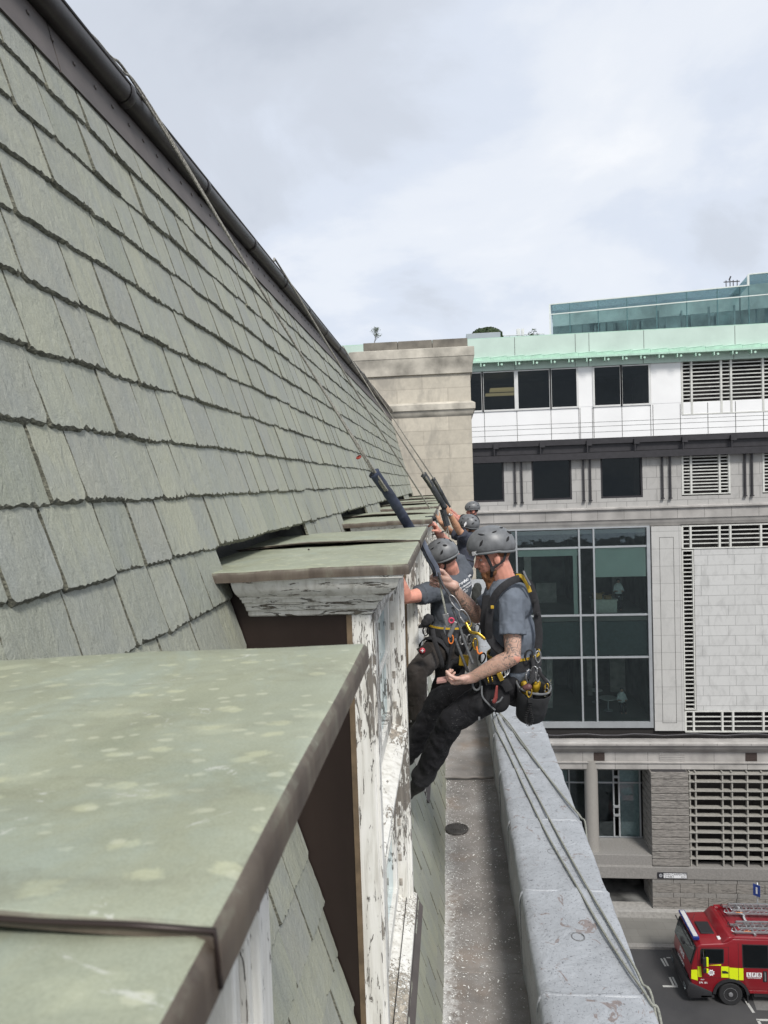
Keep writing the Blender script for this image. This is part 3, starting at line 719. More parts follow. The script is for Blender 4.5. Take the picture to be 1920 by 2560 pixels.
# dark steel band, storey of stone with black windows
P('steel_band', [(XL, XR, Y-.28, Y+.3, 1.78, 2.06), (XL, XR, Y-.12, Y+.3, 1.36, 1.78), (XL, XR, Y-.38, Y+.3, .98, 1.33)], BLK)
x = -5.
while x < XR:
    P('steel_bracket', [(x, x+.28, Y-.42, Y-.25, 1.70, 1.98), (x+.02, x+.07, Y-.40, Y-.3, 1.3, 1.98)], BLK); x += 2.45
bz0, bz1 = -1.14, 1.14
bw = [(-2.6, -.4), (.9, 2.9), (4.38, 6.5), (8.02, 10.2)]; lv = [(12.2, 14.7), (16.3, 18.8)]
edges = [XL]+[q for ab in sorted(bw+lv) for q in ab]+[XR]
P('upper_wall', [(a, b, Y, Y+.5, bz0, .98) for a, b in zip(edges[::2], edges[1::2])]+[(XL, XR, Y, Y+.5, -1.62, bz0-.001)], GRAN)
for a, b in bw:
    w = P('window', [(a, a+.09, Y+.02, Y+.3, bz0, bz1), (b-.09, b, Y+.02, Y+.3, bz0, bz1), (a+.09, b-.09, Y+.02, Y+.3, bz0, bz0+.1), (a+.09, b-.09, Y+.02, Y+.3, bz1-.1, bz1)], BLK)
    P('pane', [(a+.09, b-.09, Y+.12, Y+.13, bz0+.1, bz1-.1)], GLD, w)
for a, b in lv: grille(a, b, bz0+.06, bz1, 11, (a+.06, a+.5, b-.55, b-.06), hb=.03)
for a in (-.1, .25, 3.48, 3.84, 7.11, 7.46, 11.2, 11.6, 15.4, 15.75): P('rain_pipe', [(a-.045, a+.045, Y-.14, Y-.04, -1.2, .97), (a-.08, a+.08, Y-.16, Y-.01, -1.26, -1.2)], BLK)
def band(name, prof, m=GRANS, x0=XL, x1=XR, y=Y):
    mb = MB(); pts = [(y+.3, prof[0][1])]+[(y-o, z) for o, z in prof]+[(y+.3, prof[-1][1])]
    mb.prism([(x0, a, b) for a, b in pts], (x1-x0, 0, 0)); return mesh(name, mb, m, off)
band('stone_band', [(.12, -1.621), (.16, -1.66), (.16, -1.74), (.05, -1.76), (.05, -2.30), (.0, -2.34), (-.05, -2.5), (-.15, -2.69)])
xx = XL
while xx < XR: P('stone_joint', [(xx, xx+.014, Y-.053, Y-.049, -2.29, -1.77)], JNT); xx += 1.38
# big glazed bay
zb_, zt_ = -13.28, -2.75
GX0, GX1 = -1.5, 10.52
mull = [-.77, 0., 2.7, 3.47, 6.81, 7.58]
zr_ = [-3.75, -7.44, -9.75]
bay = P('glazed_bay', [(GX0, GX1, Y-.02, Y+.2, zb_-.32, zb_), (GX0, GX1, Y+.0, Y+.2, zt_, zt_+.08), (GX1-.17, GX1, Y-.02, Y+.2, zb_, zt_), (GX0, GX0+.12, Y-.02, Y+.2, zb_, zt_)]+[(x-.045, x+.045, Y+.01, Y+.16, zb_, zt_) for x in mull]+[(GX0+.12, GX1-.17, Y+.02, Y+.15, z-.05, z+.05) for z in zr_], FRM)
xs = [GX0+.12]+mull+[GX1-.17]; zs = [zb_]+sorted(zr_)+[zt_]
for a, b in zip(xs, xs[1:]):
    for c, d in zip(zs, zs[1:]): P('glass_pane', [(a+.045, b-.045, Y+.08, Y+.09, c+.05, d-.05)], GLW, bay)
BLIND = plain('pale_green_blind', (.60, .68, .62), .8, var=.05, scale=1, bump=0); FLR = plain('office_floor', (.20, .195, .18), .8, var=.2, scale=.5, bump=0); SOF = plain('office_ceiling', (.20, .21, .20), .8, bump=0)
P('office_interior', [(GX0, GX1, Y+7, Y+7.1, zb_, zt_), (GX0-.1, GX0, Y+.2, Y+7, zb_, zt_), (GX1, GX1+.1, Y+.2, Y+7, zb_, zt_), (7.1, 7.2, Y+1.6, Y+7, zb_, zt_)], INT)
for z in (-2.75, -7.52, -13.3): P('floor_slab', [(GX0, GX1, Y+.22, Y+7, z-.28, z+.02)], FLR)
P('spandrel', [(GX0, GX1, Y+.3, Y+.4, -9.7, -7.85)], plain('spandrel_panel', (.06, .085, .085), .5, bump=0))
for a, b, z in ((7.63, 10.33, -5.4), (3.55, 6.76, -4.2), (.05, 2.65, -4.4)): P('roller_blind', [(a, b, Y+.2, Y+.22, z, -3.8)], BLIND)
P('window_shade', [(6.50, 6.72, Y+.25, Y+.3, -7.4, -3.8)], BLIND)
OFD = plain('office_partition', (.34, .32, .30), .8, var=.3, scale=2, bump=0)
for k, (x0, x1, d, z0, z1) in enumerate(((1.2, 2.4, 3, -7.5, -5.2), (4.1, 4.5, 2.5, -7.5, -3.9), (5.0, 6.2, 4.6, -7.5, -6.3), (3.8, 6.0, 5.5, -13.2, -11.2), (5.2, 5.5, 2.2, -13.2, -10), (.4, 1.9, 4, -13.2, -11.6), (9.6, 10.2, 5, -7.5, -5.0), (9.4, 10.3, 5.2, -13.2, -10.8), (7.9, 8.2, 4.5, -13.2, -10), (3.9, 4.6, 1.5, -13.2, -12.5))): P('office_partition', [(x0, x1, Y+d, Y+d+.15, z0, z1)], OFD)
# panelled pier, louvre border and brick panel
P('stone_pier', [(10.58, 12.12, Y-.06, Y+.3, -13.75, -2.72)], BRK2)
mb = MB()
for a in ((10.98, 11.0, -13.3, -3.3), (11.70, 11.72, -13.3, -3.3), (10.98, 11.72, -3.32, -3.3), (10.98, 11.72, -13.32, -13.3)): mb.box(a[0], a[1], Y-.066, Y-.059, a[2], a[3])
mesh('panel_groove', mb, JNT, off)
P('brick_panel', [(12.78, XR, Y+.02, Y+.3, -12.68, -3.98)], BRK)
grille(12.16, XR, -3.97, -2.72, 4, [12.19, 12.62, 14.1, 14.65, 16.2, 16.8, 18.4, 19, 21, 21.6, 24])
grille(12.16, XR, -13.85, -12.69, 3, [12.19, 12.62, 14.1, 14.65, 16.2, 16.8, 18.4, 19, 21, 21.6, 24])
grille(12.16, 12.74, -12.63, -4.03, 37, [12.18, 12.71], t=.03)
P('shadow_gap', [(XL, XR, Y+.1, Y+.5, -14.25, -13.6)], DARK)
mb = MB(); mb.tube([(3+.8*i, Y-.1, -13.95+.05*math.sin(i*1.7)) for i in range(28)], .05, n=6); mesh('dark_cable', mb, BLK, off, True)
band('cornice', [(.55, -14.2), (.60, -14.25), (.60, -14.36), (.52, -14.40), (.40, -14.62), (.25, -14.78), (.16, -14.86), (.10, -14.90), (.10, -15.42), (.15, -15.44), (.15, -15.50), (.08, -15.52), (.08, -15.84)])
xx = 1.55
while xx < XR:
    for q_ in ((xx, xx+.016, Y-.105, Y-.099, -15.41, -14.91), (xx, xx+.016, Y-.085, Y-.079, -15.83, -15.53), (xx, xx+.016, Y-.604, Y-.598, -14.36, -14.25)): P('stone_joint', [q_], JNT)
    xx += 1.72
VENT = plain('rusty_vent', (.05, .035, .03), .8, bump=0)
for a, b in ((7.3, 7.88), (15.2, 15.8)):
    mb = MB(); mb.box(a, b, Y-.108, Y-.09, -15.38, -14.92)
    for i in range(5): mb.box(a+.02, b-.02, Y-.118, Y-.1081, -15.35+.088*i, -15.32+.088*i)
    mesh('air_vent', mb, VENT, off)
for i in range(5): P('stone_louvre', [(10.75, 12.1, Y-.13, Y-.0995, -15.36+.095*i, -15.30+.095*i)], GRANS)
# ground floor
YG = 38.45
def rust_mat(name, c):
    t = NT(name); n = t.noise(1, 6, .6, t.map((3, 3, 14)), .8); col = t.ramp(n, [(.35, tuple(x*.55 for x in c)), (.5, c), (.7, tuple(x*1.25 for x in c))]); t.set(col=col, rough=.9); t.bump(n, 1, .06); return t.m
RUST = rust_mat('rock_faced_stone', (.235, .22, .20)); SM = plain('smooth_grey_granite', (.235, .225, .21), .6, var=.15, scale=12, bump=.1)
px0, px1 = 10.2, 12.15
for i in range(13):
    z1 = -15.86-.3965*i
    P('rusticated_block', [(px0, px1, YG, YG+1.8, z1-.360, z1-.0)], RUST, bevel=.025)
P('pier_core', [(px0+.06, px1-.06, YG+.07, YG+1.73, -23.3, -15.85)], BLK)
P('sill_course', [(1., XR, YG-.06, YG+.6, -21.66, -21.02), (1., px0, YG-.02, YG+1.8, -21.04, -20.98)], SM, bevel=.015)
P('sill_slab', [(1., px0+.02, YG+.05, YG+1.9, -20.99, -20.42)], SM, bevel=.02)
for i, h in enumerate((.26, .52, .26, .52, .26)):
    z1 = -21.67-sum((.26, .52, .26, .52, .26)[:i]); w = 1.45 if h > .3 else 1.1; x = px0-.02
    while x < XR: P('rusticated_block', [(x, x+w-.02, YG, YG+1.8, z1-h+.018, z1)], RUST if h > .3 else SM, bevel=.012); x += w
col_ = MB(); col_.lathe([(.40, 0), (.40, .08), (.36, .12), (.355, 5.4), (.355, 5.6)], (7.18, YG+.62, -20.98), (0, 0, 1), 32); mesh('column', col_, plain('granite_column', (.30, .285, .26), .5, var=.12, scale=30, bump=0), off, 40)
col_ = MB(); col_.lathe([(.40, 0), (.40, .08), (.36, .12), (.355, 5.4), (.355, 5.6)], (3.3, YG+.62, -20.98), (0, 0, 1), 32); mesh('column', col_, bpy.data.materials['granite_column'], off, 40)
P('ground_interior', [(1, XR, YG+5.5, YG+5.6, -23.4, -15.84), (1, px0, YG+.6, YG+5.6, -23.36, -23.30), (1, px0, YG+1.9, YG+5.6, -21.6, -21.1)], INT)
P('floor_slab', [(1, XR, Y+.05, YG+5.6, -15.95, -15.845)], FLR)
sf = P('shopfront', [(1, px0, YG+1.92, YG+2.0, -20.42, -20.36), (1, px0, YG+1.92, YG+2.0, -17.3, -17.22)]+[(x-.04, x+.04, YG+1.9, YG+2.02, -20.4, -15.95) for x in (4.6, 6.2, 8.65, 8.95, 10.1)], FRM)
for a, b in ((1, 4.56), (4.64, 6.16), (6.24, 8.61), (8.99, 10.06)):
    P('glass_pane', [(a, b, YG+1.95, YG+1.96, -20.36, -17.3)], GLG, sf); P('glass_pane', [(a, b, YG+1.95, YG+1.96, -17.22, -15.96)], GLG, sf)
P('lobby_screen', [(8.98, 10.12, YG+2.1, YG+2.2, -20.4, -15.95), (1., 6.2, YG+2.6, YG+2.7, -18.6, -16.2)], plain('pale_glass_screen', (.30, .37, .37), .4, bump=0))
for z in (-16.9, -18.6, -19.1): P('door_fitting', [(8.62, 8.98, YG+1.85, YG+1.9, z-.07, z+.07)], FRM)
# ground floor lattice
lat = MB(); zt2 = -15.86; zb2 = -21.0; rows = 11
xs_ = [12.25, 12.55, 13.93, 14.42, 15.2, 15.95, 16.55, 17.35, 18.1, 19.5, 20, 21.5, 22, 23.5, 25]
for xx in xs_: lat.box(xx-.034, xx+.034, YG+.10, YG+.30, zb2, zt2)
z = zt2-.12
k = 0
while z > zb2:
    lat.box(12.17, XR, YG+.05, YG+.38, z-.025, z+.025); z -= (.42 if k % 2 == 0 else .50); k += 1
mesh('lattice_screen', lat, plain('stone_coloured_lattice', (.32, .31, .28), .6, bump=0), off)
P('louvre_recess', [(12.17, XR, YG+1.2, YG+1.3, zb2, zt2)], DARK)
P('building_core', [(XL, XR, Y+7.2, Y+14, G, 7.5), (XR, XR+.3, Y, Y+14, G, 7.5), (XL, .98, Y+.3, Y+7.2, G, -13.6), (11, XR, Y+.6, Y+7, -15.8, 5.8), (XL, .95, Y, Y+.31, G, -14.2)], GRANS)
P('ceiling_slab', [(XL, XR, Y+.3, Y+7, 1.1, 1.3), (XL, XR, Y+.3, Y+7, -1.9, -1.7), (XL, XR, Y+.3, Y+7, 5.9, 6.1), (XL, XR, Y+.3, Y+7, 2.0, 2.2), (XL, XR, Y+5, Y+5.1, -1.7, 5.9)], INT)
# warm ceiling light boxes seen in one upper window
em = NT('lit_ceiling_light'); em.set(col=(.5, .45, .3), em=(1, .85, .45), ems=.55)
P('ceiling_light', [(2.4, 3.9, Y+1.6, Y+2.6, 5.1, 5.22), (2.1, 3.7, Y+1.0, Y+1.5, 4.75, 4.86)], em.m)
P('plinth', [(1., XR, 38.15, YG+1.8, -23.8, -23.33)], plain('pale_plinth_stone', (.33, .32, .30), .7, var=.2, scale=6), bevel=.01)
# street name plate
sgx0, sgx1, sz0, sz1 = 10.42, 11.96, -21.60, -21.28
sg = thing('street_sign', 'white street name plate reading JOHN CARPENTER STREET EC4 on the grey stone wall', 'street sign', (11.2, YG-.07, -21.6))
bk = plain('sign_black', (.03, .03, .035), .4, bump=0); wt = plain('sign_white', (.72, .73, .74), .4, bump=0, var=.03)
mb = MB(); mb.box(sgx0, sgx1, YG-.10, YG-.062, sz0, sz1); mesh('frame', mb, bk, sg)
mb = MB(); mb.box(sgx0+.32, sgx1-.03, YG-.106, YG-.1002, sz0+.03, sz1-.03); mesh('plate', mb, wt, sg)
mb = MB(); c0 = V((sgx0+.17, YG-.1003, (sz0+sz1)/2)); mb.prism([c0+V((.09*math.cos(a), 0, .10*math.sin(a))) for a in [math.pi*2*i/8+.39 for i in range(8)]], (0, -.004, 0)); mesh('crest', mb, plain('sign_grey', (.35, .36, .38), .4, bump=0), sg)
mb = MB(); mb.box(c0.x-.045, c0.x+.045, c0.y-.007, c0.y-.0042, c0.z-.006, c0.z+.006).box(c0.x-.006, c0.x+.006, c0.y-.0075, c0.y-.0043, c0.z-.05, c0.z+.05); mesh('crest_mark', mb, bk, sg)
text('lettering', 'JOHN CARPENTER', .145, (sgx0+.92, YG-.107, sz1-.095), (1,0,0), (0,0,1), bk, sg, .001)
text('lettering', 'STREET', .145, (sgx0+.62, YG-.107, sz0+.095), (1,0,0), (0,0,1), bk, sg, .001); text('lettering', 'EC4', .125, (sgx1-.2, YG-.107, sz0+.09), (1,0,0), (0,0,1), bk, sg, .001)
# people and furniture inside the glass
SKIN0 = plain('skin_far', (.40, .25, .19), .6, bump=0); SHW = plain('white_shirt_cloth', (.55, .60, .60), .8, bump=0); TRD = plain('dark_trouser_cloth', (.02, .02, .025), .8, bump=0)
def office_person(x, y, z, label, sit=True):
    t = thing('person', label, 'person', (x, y, z))
    o = V((x, y, z)); mb = MB(); h = .48 if sit else .9
    mb.cap(o+V((0,0,h)), .16, o+V((.0,-.03,h+.48)), .17, sq=.75, side=(1,0,0)).ell(o+V((0,-.06,h+.75)), (.085,.10,.12)).cap(o+V((0,-.02,h+.5)), .06, o+V((0,-.05,h+.68)), .055)
    for s in (-1, 1):
        mb.cap(o+V((s*.18,0,h+.46)), .055, o+V((s*.24,-.12,h+.2)), .045).cap(o+V((s*.24,-.12,h+.2)), .045, o+V((s*.12,-.36,h+.24)), .035)
        for q in range(4): mb.cap(o+V((s*.12+(q-1.5)*.02,-.38,h+.24)), .009, o+V((s*.12+(q-1.5)*.022,-.46,h+.23)), .008)
        mb.cap(o+V((s*.12,-.38,h+.25)), .012, o+V((s*.07,-.42,h+.25)), .009)
        if sit: mb.cap(o+V((s*.09,0,h-.02)), .08, o+V((s*.11,-.42,h)), .065).cap(o+V((s*.11,-.42,h)), .06, o+V((s*.11,-.40,.08)), .045).cap(o+V((s*.11,-.40,.05)), .04, o+V((s*.11,-.54,.04)), .035)
        else: mb.cap(o+V((s*.09,0,h)), .085, o+V((s*.1,0,.48)), .06).cap(o+V((s*.1,0,.48)), .06, o+V((s*.1,0.02,.08)), .045).cap(o+V((s*.1,0,.05)), .04, o+V((s*.1,-.15,.04)), .035)
    mb.ell(o+V((0,-.165,h+.75)), (.014,.025,.02)); remesh('body', mb, .02, SKIN0, t, 1)
    mb = MB(); mb.cap(o+V((0,0,h)), .175, o+V((.0,-.03,h+.49)), .185, sq=.75, side=(1,0,0))
    for s in (-1, 1): mb.cap(o+V((s*.16,0,h+.47)), .075, o+V((s*.25,-.12,h+.18)), .065, flat1=True)
    remesh('shirt', mb, .02, SHW, t, 1)
    mb = MB(); mb.ell(o+V((0,.0,h-.0)), (.18,.15,.13))
    for s in (-1, 1):
        if sit: mb.cap(o+V((s*.09,0,h-.02)), .095, o+V((s*.11,-.42,h)), .078).cap(o+V((s*.11,-.42,h)), .075, o+V((s*.11,-.40,.1)), .06)
        else: mb.cap(o+V((s*.09,0,h)), .1, o+V((s*.1,0.02,.1)), .07)
    remesh('trousers', mb, .02, TRD, t, 1)
    mb = MB(); mb.ell(o+V((0,-.035,h+.80)), (.095,.105,.10)); mesh('hair', mb, TRD, t, True)
office_person(9.25, Y+1.7, -13.25, 'seated person in a white shirt behind the lowest right glass pane')
office_person(9.15, Y+1.5, -7.47, 'standing person in a white shirt behind the glass beside the cluttered desk', False)
def round_table(x, y, z, r, label):
    t = thing('round_table', label, 'table', (x, y, z)); m = plain('table_white', (.5, .5, .47), .5, bump=0)
    mb = MB(); mb.lathe([(r*.96, .70), (r, .71), (r, .73), (r*.97, .74)], (x, y, z), (0,0,1), 28); mesh('table_top', mb, m, t)
    mb = MB(); mb.lathe([(.26, 0), (.26, .02), (.04, .05), (.035, .70)], (x, y, z), (0,0,1), 16); mesh('pedestal', mb, FRM, t, 40)
round_table(8.55, Y+1.9, -13.26, .5, 'white round pedestal table beside the seated office person'); round_table(8.2, Y+3.4, -13.26, .35, 'smaller white round table further back inside the lowest glass pane')
t = thing('desk', 'pale desk behind the upper right office pane', 'desk', (8.3, Y+1.3, -7.47)); m = plain('desk_white', (.5, .53, .47), .5, bump=0)
mb = MB(); mb.box(7.65, 8.95, Y+.7, Y+1.9, -6.78, -6.73); mesh('desk_top', mb, m, t)
mb = MB(); mb.box(7.7, 8.9, Y+.75, Y+.78, -7.46, -6.79).box(7.7, 7.75, Y+.79, Y+1.85, -7.46, -6.79).box(8.85, 8.9, Y+.79, Y+1.85, -7.46, -6.79); mesh('desk_panel', mb, m, t)
CARD = plain('brown_cardboard', (.30, .20, .09), .8, bump=0)
for (x, y, w, h, a, l) in ((7.9, Y+1.05, .22, .30, .1, 'open brown cardboard box on the left end of the pale office desk'), (8.45, Y+1.0, .16, .18, .5, 'small tilted cardboard box in the middle of the pale office desk')):
    mb = MB(); ax = V((math.cos(a), math.sin(a), 0)); ay = V((-ax.y, ax.x, 0)); c = V((x, y, -6.728))
    for d, hx, hy in ((ay*w*.8, w, .01), (-ay*w*.8, w, .01), (ax*w, .01, w*.8), (-ax*w, .01, w*.8)): mb.obox(c+d+V((0,0,h/2)), ax, ay, V((0,0,1)), hx, hy, h/2)
    mb.obox(c+V((0,0,.01)), ax, ay, V((0,0,1)), w, w*.8, .008); mb.obox(c+ax*w*1.35+V((0,0,h+.03)), (ax+V((0,0,.3))).normalized(), ay, (V((0,0,1))-ax*.3).normalized(), w*.4, w*.8, .006)
    o = mesh('cardboard_box', mb, CARD, None, rec=True); setp(o, l, 'box')
# ================= things on the far roof =================
pav = thing('glass_pavilion', 'long blue green glazed rooftop storey behind the mint green roof edge', 'building', (14, 50, 7.6))
GB = m_glass('blue_green_glass', (.83, .87, .875), .75); INB = plain('pavilion_interior', (.20, .27, .275), .8, var=.6, scale=.5, bump=0)
o0 = V((7.25, 50.5, 0)); ad = V((1, -.17, 0)).normalized(); an = V((-ad.y, ad.x, 0)).normalized()   # an points away from the camera
def pv(a, d, z): return o0+ad*a+an*d+V((0, 0, z))
def pbox(mb, a0, a1, d0, d1, z0, z1): return mb.obox(pv((a0+a1)/2, (d0+d1)/2, (z0+z1)/2), ad, an, V((0,0,1)), (a1-a0)/2, (d1-d0)/2, (z1-z0)/2)
steps = [0, 1.3]; 
while steps[-1] < 21: steps.append(steps[-1]+1.87)
def top(a): return 12.05 if a < 12.5 else 12.75
mb = MB(); pbox(mb, 0, 22, -.04, .06, 11.36, 11.42); pbox(mb, -.05, 12.5, -.05, .1, 12.05, 12.12); pbox(mb, 12.5, 22, -.05, .1, 12.75, 12.82); pbox(mb, -.08, .03, -.05, .1, 7.5, 12.05); pbox(mb, 12.44, 12.56, -.05, .1, 12.05, 12.75)
mesh('frame', mb, FRW, pav)
mb = MB(); pbox(mb, 0, 12.5, .1, 7, 12.05, 12.07); pbox(mb, 12.5, 22, .1, 7, 12.75, 12.77); mesh('glass_roof', mb, m_glass('roof_glass', (.88, .95, .94), .8), pav)
mb = MB()
for a in steps[1:]: pbox(mb, a-.03, a+.03, -.035, .05, 7.5, top(a)-.01)
mesh('mullion', mb, plain('pavilion_mullion', (.06, .13, .14), .4, bump=0), pav)['kind'] = 'stuff'
for a, b in zip(steps, steps[1:]):
    mb = MB(); pbox(mb, a+.02, b-.02, 0, .02, 7.5, 11.36); mesh('glass_pane', mb, GB, pav)
    mb = MB(); pbox(mb, a+.02, b-.02, 0, .02, 11.42, top((a+b)/2)-.0); mesh('glass_pane', mb, GB, pav)
mb = MB(); pbox(mb, .1, 21.9, 1.5, 4.1, 9.0, 9.15); rr = random.Random(3)
for k in range(26):
    a = .5+k*.82; w = .05+.12*rr.random(); d = 1.2+2.4*rr.random(); z = 9.2+1.9*rr.random(); pbox(mb, a, a+w, d, d+.1, 7.6, 11.3)
    if k % 2: pbox(mb, a-.3, a+.9*rr.random()+.3, d+.2, d+.3, 9.3+rr.random()*.6, 10.2+rr.random())
mesh('interior_structure', mb, INB, pav)
mb = MB(); pbox(mb, .1, 12.4, 2.2, 2.3, 11.0, 11.95); pbox(mb, 12.5, 21.9, 2.2, 2.3, 11.0, 12.65); mesh('lightening_panel', mb, plain('pale_lightening_panel', (.42, .50, .495), .7, var=.35, scale=.5, bump=0), pav)  # pale panel added behind the upper panes to lighten that glass row
mb = MB(); pbox(mb, .05, 12.45, 4.2, 9, 7.5, 12.0); pbox(mb, 12.5, 22, 4.2, 9, 7.5, 12.7); mesh('back_wall', mb, INB, pav)
mb = MB(); q = pv(11.6, .4, 12.12)
for dx in (-.35, -.1, .1, .35): mb.tube([q+V((dx, 0, 0)), q+V((dx, 0, .5))], .03, n=5)
mb.tube([q+V((-.5, 0, .4)), q+V((.5, 0, .4))], .035, n=5).tube([q+V((-.15, 0, .5)), q+V((-.05, 0, .75))], .05, n=5); o = mesh('roof_antenna', mb, BLK, None, rec=True); setp(o, 'small dark antenna frame on top of the glass pavilion', 'antenna')
LEAF = None
def leaf_mat(name, c):
    t = NT(name); r = t.island(); t.set(col=t.ramp(r, [(0, tuple(x*.5 for x in c)), (.5, c), (1, tuple(x*1.7 for x in c))]), rough=.6); return t.m
LFD, LFG = leaf_mat('dark_hedge_leaf', (.035, .06, .02)), leaf_mat('shrub_leaf', (.06, .085, .04))
def leaves(c, rad, n, s, seed, shell=.75, twig=None):
    rr = random.Random(seed); mb = MB(); c = V(c)
    for k in range(n):
        d = V((rr.gauss(0,1), rr.gauss(0,1), abs(rr.gauss(0,1))-.2)).normalized(); r = shell+(1-shell)*rr.random(); r *= 1+.10*noise.noise(d*3+V((seed,0,0)))
        p = c+V((d.x*rad[0]*r, d.y*rad[1]*r, d.z*rad[2]*r)); a = V((rr.gauss(0,1), rr.gauss(0,1), rr.gauss(0,1))).normalized(); b = a.cross(d+V((.01,0,0))).normalized(); k_ = s*(.6+.8*rr.random())
        mb.poly([p-a*k_, p+b*k_*.5, p+a*k_, p-b*k_*.5])
    return mb
def bush(name, label, cat, c, rad, n, s, seed, mat, sh=.75):
    t = thing(name, label, cat, c); mesh('foliage', leaves(c, rad, n, s, seed, sh), mat, t, fix=False)
    mb = MB(); rr = random.Random(seed)
    for k in range(7): a = rr.random()*6.3; mb.tube([V(c)+V((0,0,-.05)), V(c)+V((math.cos(a)*rad[0]*.4, math.sin(a)*rad[1]*.4, rad[2]*.4)), V(c)+V((math.cos(a)*rad[0]*.7, math.sin(a)*rad[1]*.7, rad[2]*.75))], [.03, .02, .008], n=5)
    mesh('stem', mb, plain('shrub_stem', (.08, .06, .04), .9, bump=0), t)
YB = 44.
b0 = at(1180, 856, YB); b1 = at(1248, 852, YB); hb_ = .9
pl = MB(); pl.box(b0.x-.35, b1.x+.05, YB-.5, YB+1.2, 7.5, at(1215, 836, YB).z); o = mesh('roof_planter', pl, plain('grey_planter_box', (.30, .32, .35), .5, var=.06, scale=1, bump=0), None, rec=True, bevel=.02); setp(o, 'long grey box planter holding the dark clipped bush on the far roof', 'planter')
cb_ = at(1217, 838, YB+.3); bush('clipped_bush', 'dark green clipped rounded bush in the grey planter on the far roof', 'bush', cb_+V((0,0,-.1)), (1.0, .6, .58), 9000, .05, 5, LFD, .82)
pz = at(1333, 850, YB).z; cp = at(1333, 845, YB-1); bush('potted_shrub', 'small loose dark shrub standing left of the glass pavilion', 'shrub', V((cp.x, cp.y, 7.7)), (.5, .45, cp.z-7.7+.55), 900, .07, 8, LFD, .3)
# white roof screens and rail
for (u0, u1, v0, v1, nm, lb) in ((1291, 1301, 822, 855, 'white_screen', 'left upright white screen between the dark bush and the glass pavilion'), (1303, 1311, 822, 852, 'white_screen', 'right upright white screen beside the glass pavilion, next to the small shrub')):
    a = at(u0, v0, 45); b = at(u1, v1, 45); mb = MB(); mb.box(a.x, b.x, 45, 45.1, 7.6, a.z).box(a.x+.04, b.x-.04, 44.97, 44.999, b.z+.3, a.z-.1); o = mesh(nm, mb, FRW, None, rec=True); setp(o, lb, 'screen')
t = thing('roof_railing', 'thin glass and metal railing along the far roof between the bush and the glass pavilion', 'railing', (5, 44, 7.6))
a = at(1252, 840, 44.5); b = at(1360, 832, 44.5)
mb = MB(); mb.tube([(a.x, 44.5, a.z), (b.x, 44.5, a.z)], .03, n=6); mesh('top_rail', mb, FRM, t)
for k in range(6): x = a.x+(b.x-a.x)*k/5; mb = MB(); mb.tube([(x, 44.5, 7.6), (x, 44.5, a.z)], .02, n=6); mesh('post', mb, FRM, t)
mb = MB(); mb.box(a.x, b.x, 44.49, 44.5, 7.8, a.z-.06); mesh('glass_panel', mb, m_glass('clear_rail_glass', (.85, .9, .9), .8), t)
# green roof building and ledge behind the stone pier
gb = thing('green_roofed_building', 'distant building with a pale mint green roof strip seen above the stone block', 'building', (-5, 70, G)); a = at(860, 868, 65); c = at(990, 862, 65)
mb = MB(); mb.box(a.x-14, c.x, 65, 80, G, a.z-.6); mesh('wall', mb, GRANS, gb)
mb = MB(); mb.prism([(a.x-14, 64.6, a.z-1.0), (a.x-14, 64.6, a.z+.0), (a.x-14, 70, a.z+.6), (a.x-14, 80, a.z+.6), (a.x-14, 80, a.z-1)], (c.x-a.x+14.2, 0, 0)); mesh('green_roof', mb, MINT, gb)
gl = thing('plant_room', 'low grey rooftop ledge running behind the top of the limestone block', 'building', (-2, 48, 7)); a = at(993, 866, 46); b = at(1180, 852, 46)
mb = MB(); mb.box(a.x, b.x+.2, 46, 56, G+20, a.z); mesh('wall', mb, plain('grey_roof_ledge', (.27, .29, .32), .6, bump=0), gl)
mb = MB(); mb.box(a.x-.05, b.x+.25, 45.9, 56, a.z, a.z+.12); mesh('coping', mb, LEAD, gl)
s0 = at(1013, 858, 46); t = thing('roof_skylight', 'small grey tilted rooftop skylight on the grey ledge near the bare shrub', 'skylight', s0)
mb = MB(); mb.prism([s0+V((-.9, 0, -.15)), s0+V((-.8, 0, .0)), s0+V((1.0, 0, .12)), s0+V((1.05, 0, .03))], (0, 1.2, 0)); mesh('lid', mb, FRM, t)
mb = MB(); mb.box(s0.x-.3, s0.x+.2, s0.y+.1, s0.y+1., s0.z-.4, s0.z-.08); mesh('kerb', mb, LEADD, t)
# bare shrub on the distant roof
tb = at(935, 861, 66); t = thing('small_tree', 'sparse bare little tree on the distant green roof', 'tree', tb+V((0,0,-.6)))
rr = random.Random(11); mb = MB(); lf = MB()
def branch(p, d, l, r, dep):
    q = p+d*l; mb.tube([p, p+d*l*.5+V((rr.uniform(-.05,.05), 0, 0))*l, q], [r, r*.8, r*.6], n=5)
    if dep:
        for k in range(3 if dep > 1 else 4): branch(q if k else p+d*l*.6, (d+V((rr.uniform(-.9,.9), rr.uniform(-.7,.7), rr.uniform(-.1,.5)))).normalized(), l*.68, r*.6, dep-1)
    else:
        for k in range(3):
            c = q+V((rr.uniform(-.12,.12), rr.uniform(-.1,.1), rr.uniform(-.1,.12))); a = V((rr.gauss(0,1), rr.gauss(0,1), rr.gauss(0,1))).normalized(); b = a.orthogonal(); lf.poly([c-a*.05, c+b*.025, c+a*.05, c-b*.025])
branch(tb+V((0,0,-.6)), V((.05,0,1)).normalized(), .80, .035, 4)
mesh('trunk', mb, plain('grey_bark', (.09, .08, .07), .9, bump=0), t); mesh('crown', lf, LFG, t, fix=False)
gp = at(958, 868, 66); bush('roof_grass', 'low brown tufty planting beside the bare little tree on the distant roof', 'planting', gp+V((.4,0,-.5)), (3.2, 1, .75), 1500, .16, 15, leaf_mat('dry_grass', (.12, .11, .07)), .3)
